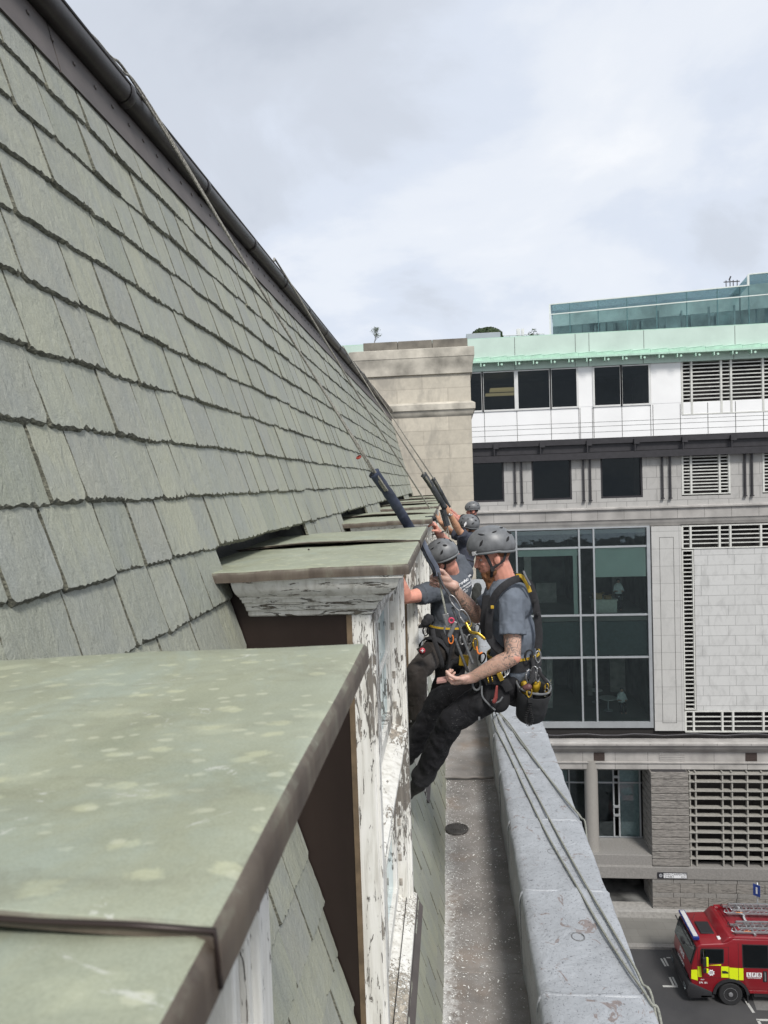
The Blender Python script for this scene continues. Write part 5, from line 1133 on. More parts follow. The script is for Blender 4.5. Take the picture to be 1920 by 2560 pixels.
def helmet(c, f, u, parent, s=1., strap=True, detail=True):
    f, sd_, u, R3 = frame(f, u); rx, ry, rz = .143*s, .117*s, .120*s
    mb = MB(); n = 36; rows = []
    for j in range(15):
        th = math.pi*.5*1.16*j/14; row = []
        for i in range(n):
            ph = 2*math.pi*i/n; cx, sx = math.cos(ph), math.sin(ph)
            ridge = 1+.022*max(0, math.cos(3*ph))*math.sin(th)**2*(1-math.cos(th)*.3)-.016*math.exp(-((abs(sx)-.45)/.08)**2)*(cx < .6)*math.sin(th)
            low = 1.0 if th < math.pi/2 else 1-.06*((th-math.pi/2)/.25)
            z = rz*math.cos(th); z -= (.018*s*(cx < -.2)*(th/1.8)**3*abs(cx)); z += .012*s*(cx > .3)*(th/1.8)**4*0
            row.append(mb.v(c+R3@V((rx*math.sin(th)*cx*low*ridge, ry*math.sin(th)*sx*low*ridge, z))))
        rows.append(row)
    for a, b in zip(rows, rows[1:]):
        for i in range(n): mb.f([a[i], a[(i+1)%n], b[(i+1)%n], b[i]])
    inner = [mb.v(c+(v.co-c)*.93) for v in rows[-1]]
    for i in range(n): mb.f([rows[-1][i], rows[-1][(i+1)%n], inner[(i+1)%n], inner[i]])
    top = [v.co.copy() for v in rows[-1]]
    h = mesh('helmet', mb, HELM, parent, True)
    mb = MB(); mb.tube(top, .0055*s, .008*s, closed=True, n=8); mesh('rim', mb, HELR, h, True)
    if detail:
        def vent(th, ph, L, w, tw):
            def S(t_, p_): return c+R3@V((rx*1.004*math.sin(t_)*math.cos(p_), ry*1.004*math.sin(t_)*math.sin(p_), rz*1.004*math.cos(t_)))
            pts = []
            for k in range(9):
                q = (k/8-.5)*L; pts.append(S(th+q*math.sin(tw)+.05*math.cos(q*6)*.3, ph+q*math.cos(tw)))
            m2 = MB(); m2.tube(pts, [w*math.sin(math.pi*(k+.3)/8.6)*s for k in range(9)], .0035*s, nrm=R3@V((math.sin(th)*math.cos(ph), math.sin(th)*math.sin(ph), math.cos(th))), n=6); mesh('vent', m2, HELD, h)
        for sg in (-1, 1):
            for th, ph, L, w, tw in ((.85, 1.0, .45, .006, .25), (.80, 1.75, .30, .006, -.2), (1.30, 1.05, .32, .008, -1.1), (1.30, 2.25, .34, .009, -.7), (1.0, 2.7, .30, .009, .7), (.62, 2.5, .35, .006, .1)): vent(th, sg*ph, L, w, tw*sg)
    return h, R3
def head(mb, c, f, u, s=1.):
    f, sd_, u, R3 = frame(f, u); q = lambda x, y, z: c+R3@V((x, y, z))*s
    mb.ell(q(-.010, 0, .025), (.098*s, .077*s, .092*s), R3); mb.ell(q(.028, 0, -.035), (.066*s, .062*s, .078*s), R3); mb.ell(q(.045, 0, -.085), (.036*s, .036*s, .030*s), R3)
    mb.cap(q(.088, 0, .008), .010*s, q(.108, 0, -.032), .013*s); mb.ell(q(.098, .0, -.038), (.012*s, .016*s, .009*s), R3)
    mb.ell(q(.082, 0, .022), (.014*s, .052*s, .011*s), R3)
    for y in (-1, 1): mb.ell(q(.060, y*.036, -.025), (.026*s, .022*s, .020*s), R3); mb.ell(q(-.008, y*.076, -.020), (.017*s, .009*s, .030*s), R3); mb.ell(q(-.016, y*.084, -.014), (.014*s, .006*s, .026*s), R3)
    mb.ell(q(.082, 0, -.062), (.014*s, .024*s, .008*s), R3); mb.ell(q(.080, 0, -.074), (.013*s, .020*s, .007*s), R3)
    return q, R3
def straps(q, parent, s=1.):
    for y in (-1, 1):
        m2 = MB(); m2.tube([q(.055, y*.080, .05), q(.040, y*.081, .0), q(.030, y*.076, -.05), q(.040, y*.052, -.100), q(.045, y*.02, -.122)], .009*s, .0025*s, nrm=q(0, y, 0)-q(0, 0, 0), n=6)
        m2.tube([q(-.075, y*.076, .02), q(-.045, y*.082, -.03), q(.030, y*.079, -.060)], .008*s, .0025*s, nrm=q(0, y, 0)-q(0, 0, 0), n=6); m2.obox(q(.030, y*.081, -.062), *(q(1,0,0)-q(0,0,0), q(0,1,0)-q(0,0,0), q(0,0,1)-q(0,0,0)), .011, .003, .013); mesh('chin_strap', m2, WEB, parent)
def wrinkle(sc, amp, ax=None):
    def f(c, n):
        p = c*sc
        if ax is not None: p = p-V(ax)*(p.dot(V(ax))*.55)
        return amp*(noise.noise(p)+.5*noise.noise(p*2.3+V((5, 1, 3))))
    return f
def person(label, J, vox=.005, shirt=SHIRT, trs=TRS, skin=SKIN, tattoo=False, sleeve=.55, long=False, hands=(), hs=1., beard=None, hairm=HAIRB, facedet=True, strap=True, bulk=1.):
    base = V(((J['pel'].x), J['pel'].y, min(J['ankL'].z, J['ankR'].z)-.08))
    t = thing('person', label, 'person', base, 'roped workers on the dormers')
    up = (J['neck']-J['pel']).normalized(); sd_ = (J['shL']-J['shR']); sd_ = (sd_-up*sd_.dot(up)).normalized(); fw = sd_.cross(up); R3 = Matrix((sd_, fw, up)).transposed(); k = hs*bulk
    mb = MB()
    q, RH = head(mb, J['head'], J['hf'], J['hu'], hs)
    mb.cap(mids(J['neck'], J['pel'], .03), .066*k, mids(J['neck'], q(-.02, 0, -.03), .8), .060*k)
    lo, mid, hi = J['pel'], mids(J['pel'], J['neck'], .42), mids(J['pel'], J['neck'], .78)
    mb.ell(lo, (.150*k, .105*k, .12*k), R3).ell(mid, (.135*k, .095*k, .17*k), R3).ell(hi, (.160*k, .105*k, .13*k), R3)
    for sgn, S in ((1, 'L'), (-1, 'R')):
        sh, el, wr = J['sh'+S], J['el'+S], J['wr'+S]
        mb.cap(mids(J['neck'], J['pel'], .10), .06*k, sh, .058*k)
        limb(mb, [sh, mids(sh, el, .45), el], [.057*k, .050*k, .040*k]); limb(mb, [el, mids(el, wr, .3), mids(el, wr, .8), wr], [.041*k, .046*k, .032*k, .027*k])
        h, kn, an = J['hip'+S], J['kn'+S], J['ank'+S]
        limb(mb, [h, mids(h, kn, .5), kn], [.085*k, .075*k, .055*k]); limb(mb, [kn, mids(kn, an, .3), an], [.053*k, .056*k, .036*k])
    for hd in hands: hand(mb, *hd)
    b = remesh('body', mb, vox, skin, t, 2)
    if tattoo:
        b.data.materials.append(TATT); b.data.materials.append(SKINP)
        segs = [(J['shL'], J['elL'], J['wrL']), (J['shR'], J['elR'], J['wrR'])]
        def near(p, a, c, r): d = c-a; tt = (p-a).dot(d)/d.length_squared; return -.05 < tt < 1.0 and (p-(a+d*max(0, min(1, tt)))).length < r
        for pl_ in b.data.polygons:
            p = pl_.center
            for a, e, w in segs:
                if near(p, a, e, .075) or near(p, e, w-(w-e)*.08, .07): pl_.material_index = 1; break
                if (p-w).length < .19: pl_.material_index = 2
    # shirt
    mb = MB(); g = 1.13
    mb.ell(lo+up*.03, (.158*k*g, .118*k*g, .13*k), R3).ell(mid, (.150*k*g, .112*k*g, .19*k), R3).ell(hi, (.168*k*g, .116*k*g, .145*k), R3); mb.cap(mids(J['neck'], J['pel'], -.02), .070*k, mids(J['neck'], J['pel'], .2), .085*k, flat0=True)
    mb.cap(lo-up*.02, .150*k, mid, .150*k, 20, flat0=True, sq=.78, side=sd_)
    for S in 'LR':
        sh, el, wr = J['sh'+S], J['el'+S], J['wr'+S]
        mb.cap(mids(J['neck'], J['pel'], .09), .072*k, sh, .072*k)
        if long: limb(mb, [sh, el], [.072*k, .055*k]); limb(mb, [el, mids(el, wr, .9)], [.055*k, .040*k], True)
        else: limb(mb, [sh, mids(sh, el, .4), mids(sh, el, sleeve)], [.073*k, .070*k, .074*k], True)
    remesh('shirt', mb, vox, shirt, t, 3, wrinkle(15, .0085*k, up))
    mb = MB(); mb.ell(lo-up*.03, (.165*k, .128*k, .125*k), R3); mb.cap(lo+up*.05, .150*k, lo-up*.05, .158*k, 20, flat0=True, sq=.8, side=sd_)
    for S in 'LR':
        h, kn, an = J['hip'+S], J['kn'+S], J['ank'+S]
        limb(mb, [h, mids(h, kn, .5), kn], [.102*k, .086*k, .069*k]); limb(mb, [kn, mids(kn, an, .45), mids(kn, an, .93)], [.068*k, .068*k, .060*k], True)
    remesh('trousers', mb, vox, trs, t, 3, wrinkle(9, .011*k))
    for S in 'LR':
        mb = MB(); an, to = J['ank'+S], J['toe'+S]; d = (to-an); kn = J['kn'+S]; dn = (an-kn).normalized()
        mb.cap(an-dn*.07, .045*k, an+dn*.01, .047*k).cap(an+dn*.03-d*.15, .042*k, to, .038*k).ell(mids(an, to, .8)+dn*.02, (.05*k, .045*k, .04*k)); remesh('boot', mb, max(vox, .005), BTK, t, 2)
    mb = MB(); qh = lambda x, y, z: q(x, y, z)
    mb.ell(q(-.034, 0, .024), (.080*hs, .0785*hs, .066*hs), RH); mesh('hair', mb, hairm, t, True)
    if beard:
        mb = MB(); mb.ell(q(.052, 0, -.098), (.040*hs, .040*hs, .050*hs), RH).ell(q(.030, 0, -.080), (.048*hs, .060*hs, .034*hs), RH).cap(q(.05, 0, -.11), .036*hs, q(.066, 0, -.175), .014*hs).ell(q(.092, 0, -.052), (.010*hs, .024*hs, .006*hs), RH)
        remesh('beard', mb, .004, beard, t, 1, wrinkle(60, .003))
    if facedet:
        for y in (-1, 1):
            mb = MB(); mb.ell(q(.073, y*.030, .000), (.011*hs, .013*hs, .008*hs), RH); e = mesh('eye', mb, EYE, t, True); mb = MB(); mb.ell(q(.081, y*.031, -.001), (.004*hs, .006*hs, .006*hs), RH); mesh('iris', mb, IRIS, e, True)
            mb = MB(); mb.tube([q(.080, y*.014, .016), q(.086, y*.030, .021), q(.070, y*.050, .016)], .004*hs, .003*hs, n=5); mesh('eyebrow', mb, hairm, t, True)
        mb = MB(); mb.ell(q(.088, 0, -.068), (.009*hs, .021*hs, .006*hs), RH); mesh('mouth', mb, LIP, t, True)
    hl, _ = helmet(q(-.008, 0, .062), J['hf']+J['hu']*J.get('ht', 0), J['hu'], t, hs)
    if strap: straps(q, hl, hs)
    return t, q, R3, (sd_, fw, up)
def strap(name, pts, w, parent, m=WEB, nrm=(0, -1, 0), th=.003): mb = MB(); mb.tube(smooth_path(pts), w/2, th, nrm=nrm, n=8); return mesh(name, mb, m, parent, 30)
def smooth_path(pts, k=5):
    pts = [V(p) for p in pts]; out = []
    for i in range(len(pts)-1):
        p0, p1, p2, p3 = pts[max(i-1, 0)], pts[i], pts[i+1], pts[min(i+2, len(pts)-1)]
        for j in range(k): t = j/k; out.append(.5*((2*p1)+(p2-p0)*t+(2*p0-5*p1+4*p2-p3)*t*t+(3*p1-p0-3*p2+p3)*t**3))
    return out+[pts[-1]]
def karabiner(c, ax, up, L, W, parent=None, m=STEEL, r=.0045, name='carabiner'):
    ax, up = V(ax).normalized(), V(up).normalized(); up = (up-ax*up.dot(ax)).normalized(); sd_ = ax.cross(up); mb = MB()
    mb.tube([c+up*(L*math.cos(a)*(1 if abs(math.cos(a)) < .8 else .95))+sd_*(W*math.sin(a)*(1+.25*math.cos(a))) for a in [2*math.pi*i/20 for i in range(20)]], r, n=7, closed=True); mb.cap(c+sd_*W*.98-up*L*.35, r*1.5, c+sd_*W*1.1+up*L*.25, r*1.5, 8)
    return mesh(name, mb, m, parent, True)
def waist_ring(c, R3, rx, ry, w, parent, m, name='waist_belt', th=.006):
    mb = MB(); n = 32; sd_, fw, up = R3.col[0], R3.col[1], R3.col[2]
    inn = []; out = []
    prof = ((0, -w/2), (th, -w/2), (th, w/2), (0, w/2)); rows = []
    for i in range(n):
        a = 2*math.pi*i/n; rows.append([mb.v(c+sd_*((rx+o)*math.cos(a))+fw*((ry+o)*math.sin(a))+up*z) for o, z in prof])
    for i in range(n):
        for j in range(4): mb.f([rows[i][j], rows[i][(j+1)%4], rows[(i+1)%n][(j+1)%4], rows[(i+1)%n][j]])
    return mesh(name, mb, m, parent, 40)
def thigh_ring(h, kn, k, r, parent, w=.05, m=WEB):
    ax = (kn-h).normalized(); c = mids(h, kn, k); a = ax.orthogonal().normalized(); b = ax.cross(a); return waist_ring(c, Matrix((a, b, ax)).transposed(), r, r, w, parent, m, 'leg_loop')
# ---- first man: helmet, ginger beard, grey t-shirt, tattooed arms ----
Yb = 4.18
J = dict(pel=A3(1130, 1490, 4.20), neck=A3(1050, 745, 4.20), head=A3(938, 520, 4.17), hf=V((-.965, -.10, -.22)), hu=V((-.20, 0, .98)), ht=.10,
    shL=A3(1100, 900, 4.04), shR=A3(990, 870, 4.38), elL=A3(1115, 1390, 3.95), wrL=A3(745, 1575, 4.02), elR=A3(800, 1040, 4.40), wrR=A3(572, 762, 4.26),
    hipL=A3(1075, 1600, 4.11), hipR=A3(1100, 1590, 4.31), knL=A3(590, 1930, 4.15), ankL=at(1047, 1958, 4.40), toeL=at(1010, 1985, 4.45), knR=A3(470, 1760, 4.45), ankR=at(1020, 1890, 4.56), toeR=at(990, 1902, 4.56))
hdL = (J['wrL'], A3(470, 1640, 4.06)-J['wrL'], V((-.15, .25, 1)), V((-.2, -1, .5)), .92, 1.16, .0, 1.1)
hdR = (J['wrR'], V((-.95, -.02, .42)), V((-.2, -1, -.1)), V((.3, 0, 1)), 1.25, 1.22, 0, 1.3)
m1, q1, R1, (s1, f1, u1) = person('bearded man in a grey t-shirt with tattooed arms, leaning back nearest the camera', J, .0045, SHIRT, TRS, SKIN, True, .62, hands=(hdL, hdR), beard=HAIRR, hairm=HAIRR, bulk=1.08)
h1 = [o for o in m1.children if o.name.startswith('helmet')][0]
text('lettering', 'SK', .030, q1(.108, .082, .050), -(q1(1,0,0)-q1(0,0,0))*.71+(q1(0,1,0)-q1(0,0,0))*.70, q1(0,0,1)-q1(0,0,0), SGN, h1, .001)
pel1 = J['pel']
hb = pel1+u1*.055
hn = waist_ring(hb, R1, .188, .150, .060, m1, WEB, 'harness'); waist_ring(hb+u1*.040, R1, .186, .149, .014, hn, YW, 'harness_trim')
thigh_ring(J['hipL'], J['knL'], .28, .108, hn); thigh_ring(J['hipR'], J['knR'], .28, .108, hn)
N_ = -s1*-1
def SN(pts, dy=0): return [A3(x, y, Y_) for x, y, Y_ in pts]
strap('shoulder_strap', SN([(905, 1240, 4.03), (905, 1100, 4.00), (925, 950, 3.99), (975, 840, 3.975), (1060, 760, 3.985), (1160, 715, 4.03), (1240, 740, 4.06), (1290, 850, 4.06), (1320, 1000, 4.05), (1340, 1200, 4.04), (1330, 1320, 4.03)]), .042, hn, WEB, (0, -1, .15), .004)
strap('chest_strap', SN([(880, 1230, 4.06), (868, 1100, 4.08), (880, 980, 4.09), (890, 860, 4.12)]), .06, hn, WEB, (-.6, -1, 0), .01)
strap('shoulder_trim', SN([(1140, 690, 4.05), (1190, 695, 4.03), (1235, 760, 4.02), (1262, 830, 4.02)]), .022, hn, YW, (0, -1, .3), .004)
strap('strap_handle', SN([(1205, 650, 4.02), (1225, 700, 4.0), (1262, 770, 4.0)]), .014, hn, GREYW, (0, -1, .3), .007)
strap('back_strap', SN([(1120, 660, 4.12), (1230, 720, 4.10), (1300, 850, 4.10), (1338, 1010, 4.10), (1352, 1200, 4.08)]), .012, hn, WEB, (1, 0, 0), .004)
strap('front_strap', SN([(900, 1200, 4.04), (950, 1280, 4.02), (1010, 1340, 4.0), (1100, 1380, 3.98)]), .05, hn, WEB, (0, -1, .2), .008)
for x, y in ((935, 960), (1300, 910), (1328, 1020)): mb = MB(); mb.obox(A3(x, y, 3.965 if x < 1000 else 4.03), V((1,0,0)), V((0,1,0)), V((0,0,1)), .009, .006, .009); mesh('strap_buckle', mb, RUB if x > 1000 else YW, hn, bevel=.003)
karabiner(A3(1330, 1390, 4.02), (.3, -1, 0), (0, 0, 1), .035, .016, hn); karabiner(A3(1250, 1380, 3.99), (0, -1, 0), (.3, 0, 1), .035, .018, hn, RUB)
# thigh pouch with red handled knife
pc = A3(985, 1720, 4.0); px_ = (J['knL']-J['hipL']).normalized()
mb = MB(); mb.cap(A3(1000, 1610, 4.02), .060, A3(985, 1770, 4.02), .068, 16, sq=.55, side=px_).cap(A3(905, 1620, 4.03), .03, A3(900, 1760, 4.03), .03); pch = remesh('pouch', mb, .006, cloth('pouch_canvas', (.014, .014, .016)), m1, 2)
strap('pouch_piping', SN([(845, 1640, 3.965), (850, 1730, 3.96), (905, 1800, 3.955), (960, 1850, 3.955)]), .01, pch, GREYW)
strap('pouch_flap', SN([(870, 1600, 3.985), (950, 1590, 3.965), (1040, 1610, 3.965), (1085, 1680, 3.97)]), .05, pch, WEB)
kn_ = mesh('utility_knife', MB().cap(A3(975, 1650, 3.93), .009, A3(965, 1745, 3.93), .014, 12, sq=.5).cap(A3(965, 1745, 3.93), .014, A3(955, 1770, 3.93), .017, 12, sq=.5), plain('dark_red_handle', (.22, .045, .04), .5), None, True); setp(kn_, 'dark red knife handle stuck in the black thigh pouch of the bearded man', 'knife')
strap('d_ring', SN([(930, 1760, 3.945), (955, 1785, 3.94), (995, 1775, 3.94), (1025, 1735, 3.945)]), .010, pch, GREYW, th=.005)
mb = MB(); mb.tube([A3(800+34*math.cos(a), 1625+52*math.sin(a), 4.03) for a in [2*math.pi*i/20 for i in range(20)]], .0065, closed=True); mesh('gear_loop', mb, GREYW, hn, True)
mb = MB(); mb.box(0,0,0,0,0,0) if False else mb.obox(A3(1005, 1560, 3.94), V((.9, 0, .4)).normalized(), V((0,1,0)), V((-.4,0,.9)).normalized(), .014, .008, .024); mesh('buckle', mb, GOLD, hn, bevel=.004)
for x, y in ((900, 1590), (935, 1580)): karabiner(A3(x, y, 3.96), (1, 0, .2), (0, -.3, 1), .018, .012, hn, GOLD, .003, 'buckle')
karabiner(A3(1040, 1530, 3.95), (.3, -1, .2), (.5, 0, 1), .028, .015, hn)
karabiner(A3(1062, 1515, 3.96), (.6, -1, .2), (.5, 0, 1), .026, .014, hn)
# work glove, trouser label
strap('label', SN([(815, 1925, 4.02), (832, 1925, 4.02)]), .024, m1, GREYW)
# tool bag: open bucket hung from the harness
bc0, bc1 = A3(1292, 1625, 4.02), A3(1262, 1905, 4.04); bax = ((bc0-bc1).normalized()+V((0, -.26, 0))).normalized()
bag = thing('tool_bag', 'black open bucket shaped tool bag hanging behind the hip of the bearded man', 'bag', bc1)
Lb = (bc0-bc1).length; BAGM = cloth('bag_fabric', (.020, .021, .023), .3, 0, .6); mb = MB()
mb.lathe([(.0001, -.005), (.068, -.002), (.082, .012), (.086, .06), (.092, .13), (.097, Lb), (.094, Lb+.003), (.090, Lb-.01), (.086, .10), (.078, .02), (.0001, .015)], bc1, bax, 36, (1, 0, 0))
for v in mb.b.verts:
    h_ = (v.co-bc1).dot(bax)
    if h_ > Lb*.6: v.co += bax*((v.co.x-bc1.x)*.35*-(h_/Lb-.6)*1.2)+V((0, 0, .004*noise.noise(v.co*30)))
    v.co += V((1, 0, 0))*(.006*noise.noise(v.co*14))
mesh('bucket', mb, BAGM, bag, True)
rim_pts = [bc0+V((1,0,0))*(.097*math.cos(a))+bax.cross(V((1,0,0)))*(.097*math.sin(a))-bax*(.097*math.cos(a)*.168)+V((0,0,.003*math.sin(3*a))) for a in [2*math.pi*i/36 for i in range(36)]]
mb = MB(); mb.tube(rim_pts, .0055, .008, closed=True); mesh('rim', mb, GREYW, bag, True)
mb = MB(); mb.cap(bc0-bax*.05+V((-.04,.02,0)), .028, bc0-bax*.005+V((-.05,.01,0)), .022).cap(bc0-bax*.045+V((.02,.02,0)), .03, bc0-bax*.012+V((.02,.01,0)), .03, sq=.6); mesh('yellow_glove', mb, YW, bag, True)
mb = MB()
for k in range(40):
    p = rim_pts[(k*7) % 36]+V((random.gauss(0, .003), random.gauss(0, .003), random.gauss(0, .004))); mb.tube([p, p+V((random.gauss(0, .006), random.gauss(0, .004), random.gauss(.002, .006)))], .0012, n=4)
mesh('frayed_thread', mb, plain('frayed_fibre', (.35, .32, .22), .9, bump=0), bag)['kind'] = 'stuff'
for dx, L_ in ((-.03, .045), (.0, .055), (.025, .05)): karabiner(bc0+V((dx, -.03+dx*.3, L_+.01)), (.5 if dx else -.3, -1, 0), (.15, 0, 1), L_*.85, .016, bag, STEEL, .004)
strap('hanging_strap', [bc0+V((-.075, -.06, -.01)), bc0+V((-.02, -.07, .035)), bc0+V((.0, -.03, .10)), bc0+V((-.01, .0, .17))], .02, bag, WEB); strap('hanging_strap', [bc0+V((.085, -.03, .0)), bc0+V((.04, -.03, .06)), bc0+V((.01, -.02, .12))], .02, bag, WEB)
mb = MB(); mb.cap(A3(1222, 1655, 3.90), .016, A3(1250, 1650, 3.895), .018, 14); mesh('round_toggle', mb, plain('plum_handle', (.12, .05, .05), .5), bag, True)
karabiner(A3(1255, 1700, 3.895), (0, -1, .1), (.1, 0, 1), .026, .013, bag, GOLD, .004); mb = MB(); mb.obox(A3(1262, 1755, 3.90), V((1,0,0)), V((0,1,0)), V((0,0,1)), .014, .007, .022); mesh('clip_buckle', mb, RUB, bag, bevel=.004)
for y in (1660, 1700): karabiner(A3(1405, y, 3.99), (-.6, -1, 0), (.15, 0, 1), .028, .010, bag, GOLD if y < 1680 else STEEL, .0035)
mb = MB(); pts = []; core = smooth_path(SN([(x_, y_, 3.905) for x_, y_ in ((1262, 1770), (1255, 1830), (1228, 1890), (1222, 1945), (1250, 1978), (1280, 1945), (1270, 1880), (1258, 1835))]), 12)
for i, p in enumerate(core):
    for j in range(6):
        t_ = (i+j/6); a = t_*1.9; dd = (core[min(i+1, len(core)-1)]-core[max(i-1, 0)]).normalized(); nn = V((0, -1, 0)); bb = dd.cross(nn); pts.append(p+(core[min(i+1, len(core)-1)]-p)*(j/6)+nn*(.008*math.cos(a))+bb*(.008*math.sin(a)))
mb.tube(pts, .0022, n=4); cl_ = mesh('coiled_lanyard', mb, RUB, bag, True)
# sanding block in the hand
mb = MB(); sb = A3(500, 1590, 4.03); mb.obox(sb, V((-1, 0, -.15)).normalized(), V((.1, 1, .3)).normalized(), V((0, -.3, 1)).normalized(), .030, .020, .010); o = mesh('sanding_block', mb, plain('pink_sandpaper', (.42, .24, .21), .9, scale=40), None, rec=True, bevel=.004); setp(o, 'pinkish folded sanding pad held in the near hand of the bearded man', 'sanding pad')
# ---- second man, back to us ----
K = dict(pel=A3(560, 1200, 5.60), neck=A3(585, 690, 5.60), head=A3(525, 560, 5.50), hf=V((-.72, .62, -.30)), hu=V((-.18, -.30, .93)), ht=0,
    shL=A3(425, 830, 5.36), shR=A3(690, 660, 5.82), elL=A3(185, 880, 5.12), wrL=A3(130, 700, 5.05), elR=A3(520, 420, 5.95), wrR=A3(450, 290, 5.62),
    hipL=A3(480, 1300, 5.50), hipR=A3(600, 1320, 5.74), knL=A3(280, 1530, 5.14), ankL=A3(300, 1960, 5.10), toeL=A3(230, 2010, 5.14), knR=A3(490, 1660, 5.85), ankR=A3(400, 1950, 6.05), toeR=A3(330, 1990, 6.1))
K['elR'] = A3(560, 450, 5.85); K['wrR'] = A3(465, 310, 5.55)
hk = (K['wrR'], A3(410, 195, 5.46)-K['wrR'], V((-.8, -.2, -.5)), V((-.5, -.6, -.2)), .55, 1.05, .2, .6); hk2 = (K['wrL'], V((-.6, .1, .8)), V((0, 1, 0)), V((1, 0, 0)), .3, 1., .2, .5)
m2, q2, R2, (s2, f2, u2) = person('man seen from behind in a dark grey t-shirt with white lettering, arm reaching up', K, .006, SHIRT2, TRB, SKIN, False, .5, hands=(hk, hk2), bulk=1.12, facedet=False)
# lettering across the shoulder blades
def back_pt(x, y): return A3(x, y, 5.53)
txd = (A3(740, 720, 5.55)-A3(620, 800, 5.38)).normalized()
bn = V((-.15, -.95, .25)).normalized(); tup = bn.cross(txd)*-1
if tup.z < 0: tup = -tup
sh2 = [o for o in m2.children if o.name.startswith('shirt')][0]
def shirt_text(s_, size, x, y, bold=.003):
    c = A3(x, y, 5.38); o = text('lettering', s_, size, (0,0,0), (1,0,0), (0,1,0), SGN, sh2, bold, 1., .0005)
    # lay every letter on the cloth
    from mathutils.bvhtree import BVHTree
    bv = BVHTree.FromPolygons([v.co for v in sh2.data.vertices], [list(p.vertices) for p in sh2.data.polygons]); az = txd.cross(tup)
    for v in o.data.vertices:
        p = c+txd*v.co.x+tup*v.co.y; hit = bv.ray_cast(p+V((0, -.4, 0)), V((0, 1, 0)))
        if hit[0] is not None: v.co = hit[0]+V((0, -.0035-v.co.z, 0))
        else: v.co = p
shirt_text('ne Services', .062, 672, 770); shirt_text('lding Technicians', .036, 690, 800, .0015); shirt_text('rojection Work', .036, 694, 826, .0015); shirt_text('999 1859', .04, 688, 858, .0015)
hb2 = K['pel']+u2*.05; hn2 = waist_ring(hb2, R2, .205, .165, .06, m2, WEB, 'harness'); waist_ring(hb2+u2*.04, R2, .203, .163, .014, hn2, YW, 'harness_trim'); thigh_ring(K['hipL'], K['knL'], .25, .125, hn2); thigh_ring(K['hipR'], K['knR'], .25, .125, hn2)
strap('gear_strap', SN([(420, 1150, 5.260), (440, 1260, 5.200), (500, 1440, 5.180), (480, 1480, 5.200)]), .034, hn2, WEB, th=.005); strap('gear_strap', SN([(500, 1180, 5.240), (560, 1290, 5.200), (600, 1250, 5.180), (640, 1200, 5.230)]), .035, hn2, WEB, th=.006)
mb = MB(); mb.cap(A3(360, 1090, 5.200), .035, A3(400, 1060, 5.260), .03).cap(A3(345, 1110, 5.200), .025, A3(310, 1130, 5.200), .012).ell(A3(380, 1070, 5.200), (.035, .03, .045)); remesh('black_rope_bundle', mb, .008, WEB, hn2, 1, wrinkle(40, .006)); karabiner(A3(360, 1170, 5.200), (0, -1, 0), (0, 0, 1), .035, .018, hn2, RUB)
mb = MB(); mb.obox(A3(355, 1330, 5.04), V((.8, 0, .5)).normalized(), V((0,1,0)), V((-.5,0,.8)).normalized(), .05, .003, .04); kp = mesh('knee_pocket', mb, TRB, m2, bevel=.003); mb = MB(); mb.lathe([(.0001, .006), (.020, .005), (.021, 0)], A3(332, 1335, 5.033), (0, -1, 0), 18); bdg = mesh('red_badge', mb, plain('badge_red', (.45, .03, .05), .5, bump=0), m2, True)
mb = MB(); c = A3(332, 1335, 5.026); mb.box(c.x-.012, c.x+.012, c.y-.003, c.y, c.z-.003, c.z+.003).box(c.x-.003, c.x+.003, c.y-.0035, c.y-.0005, c.z-.012, c.z+.012); mesh('badge_cross', mb, SGN, bdg)
mb = MB(); mb.ell(A3(405, 195, 5.42), (.045, .03, .022)).cap(A3(362, 180, 5.42), .006, A3(420, 195, 5.42), .012); o = mesh('hand_scraper', mb, RUB, None, True, rec=True); setp(o, 'black hand scraper pressed on the dormer edge by the man with lettering', 'scraper')
strap('wrist_strap', [K['wrR']+V((.04*math.cos(a), -.034*math.sin(a)*1, .012*math.cos(a)))+(K['elR']-K['wrR'])*.06 for a in [2*math.pi*i/14 for i in range(15)]], .035, m2, WEB, nrm=(0, 0, 1))
# ---- third man (helmet low) and fourth man (facing left, furthest) ----
Q = dict(pel=AB(960, 1500, 9.5), neck=AB(1110, 900, 9.55), head=AB(1085, 740, 9.5), hf=V((-.86, .35, .12)), hu=V((.10, -.25, .95)), shL=AB(1030, 960, 9.35), shR=AB(900, 900, 9.85), elL=AB(880, 790, 9.25), wrL=AB(690, 440, 9.1),
    elR=AB(720, 830, 9.9), wrR=AB(500, 620, 9.6), hipL=AB(900, 1560, 9.4), hipR=AB(960, 1560, 9.7), knL=AB(560, 1850, 9.3), ankL=AB(400, 2300, 9.6), toeL=AB(330, 2320, 9.7), knR=AB(620, 1900, 9.7), ankR=AB(450, 2350, 9.9), toeR=AB(400, 2380, 10))
hq = (Q['wrL'], AB(560, 200, 9.0)-Q['wrL'], V((-.7, .6, .2)), V((-.6, -.6, .2)), .45, 1.05, .2, .5); hq2 = (Q['wrR'], V((-.7, -.1, .8)), V((0, 1, 0)), V((1, 0, .3)), .5, 1., .2, .5)
m3, q3, R3_, _ = person('man with a watch stretching a bare forearm up, helmet low between the others', Q, .011, cloth('navy_tshirt', (.05, .055, .075)), TRS, skin_mat('tanned_skin', (.50, .27, .16)), False, .7, hands=(hq, hq2), hs=1.02, facedet=False, bulk=1.1)
hn3 = waist_ring(Q['pel']+V((0, 0, .05)), R3_, .19, .15, .06, m3, WEB, 'harness')
mb = MB(); mb.ring(mids(Q['wrL'], Q['elL'], .08), Q['elL']-Q['wrL'], .031, .006); wt3 = mesh('wrist_watch', mb, STEEL, m3, True)
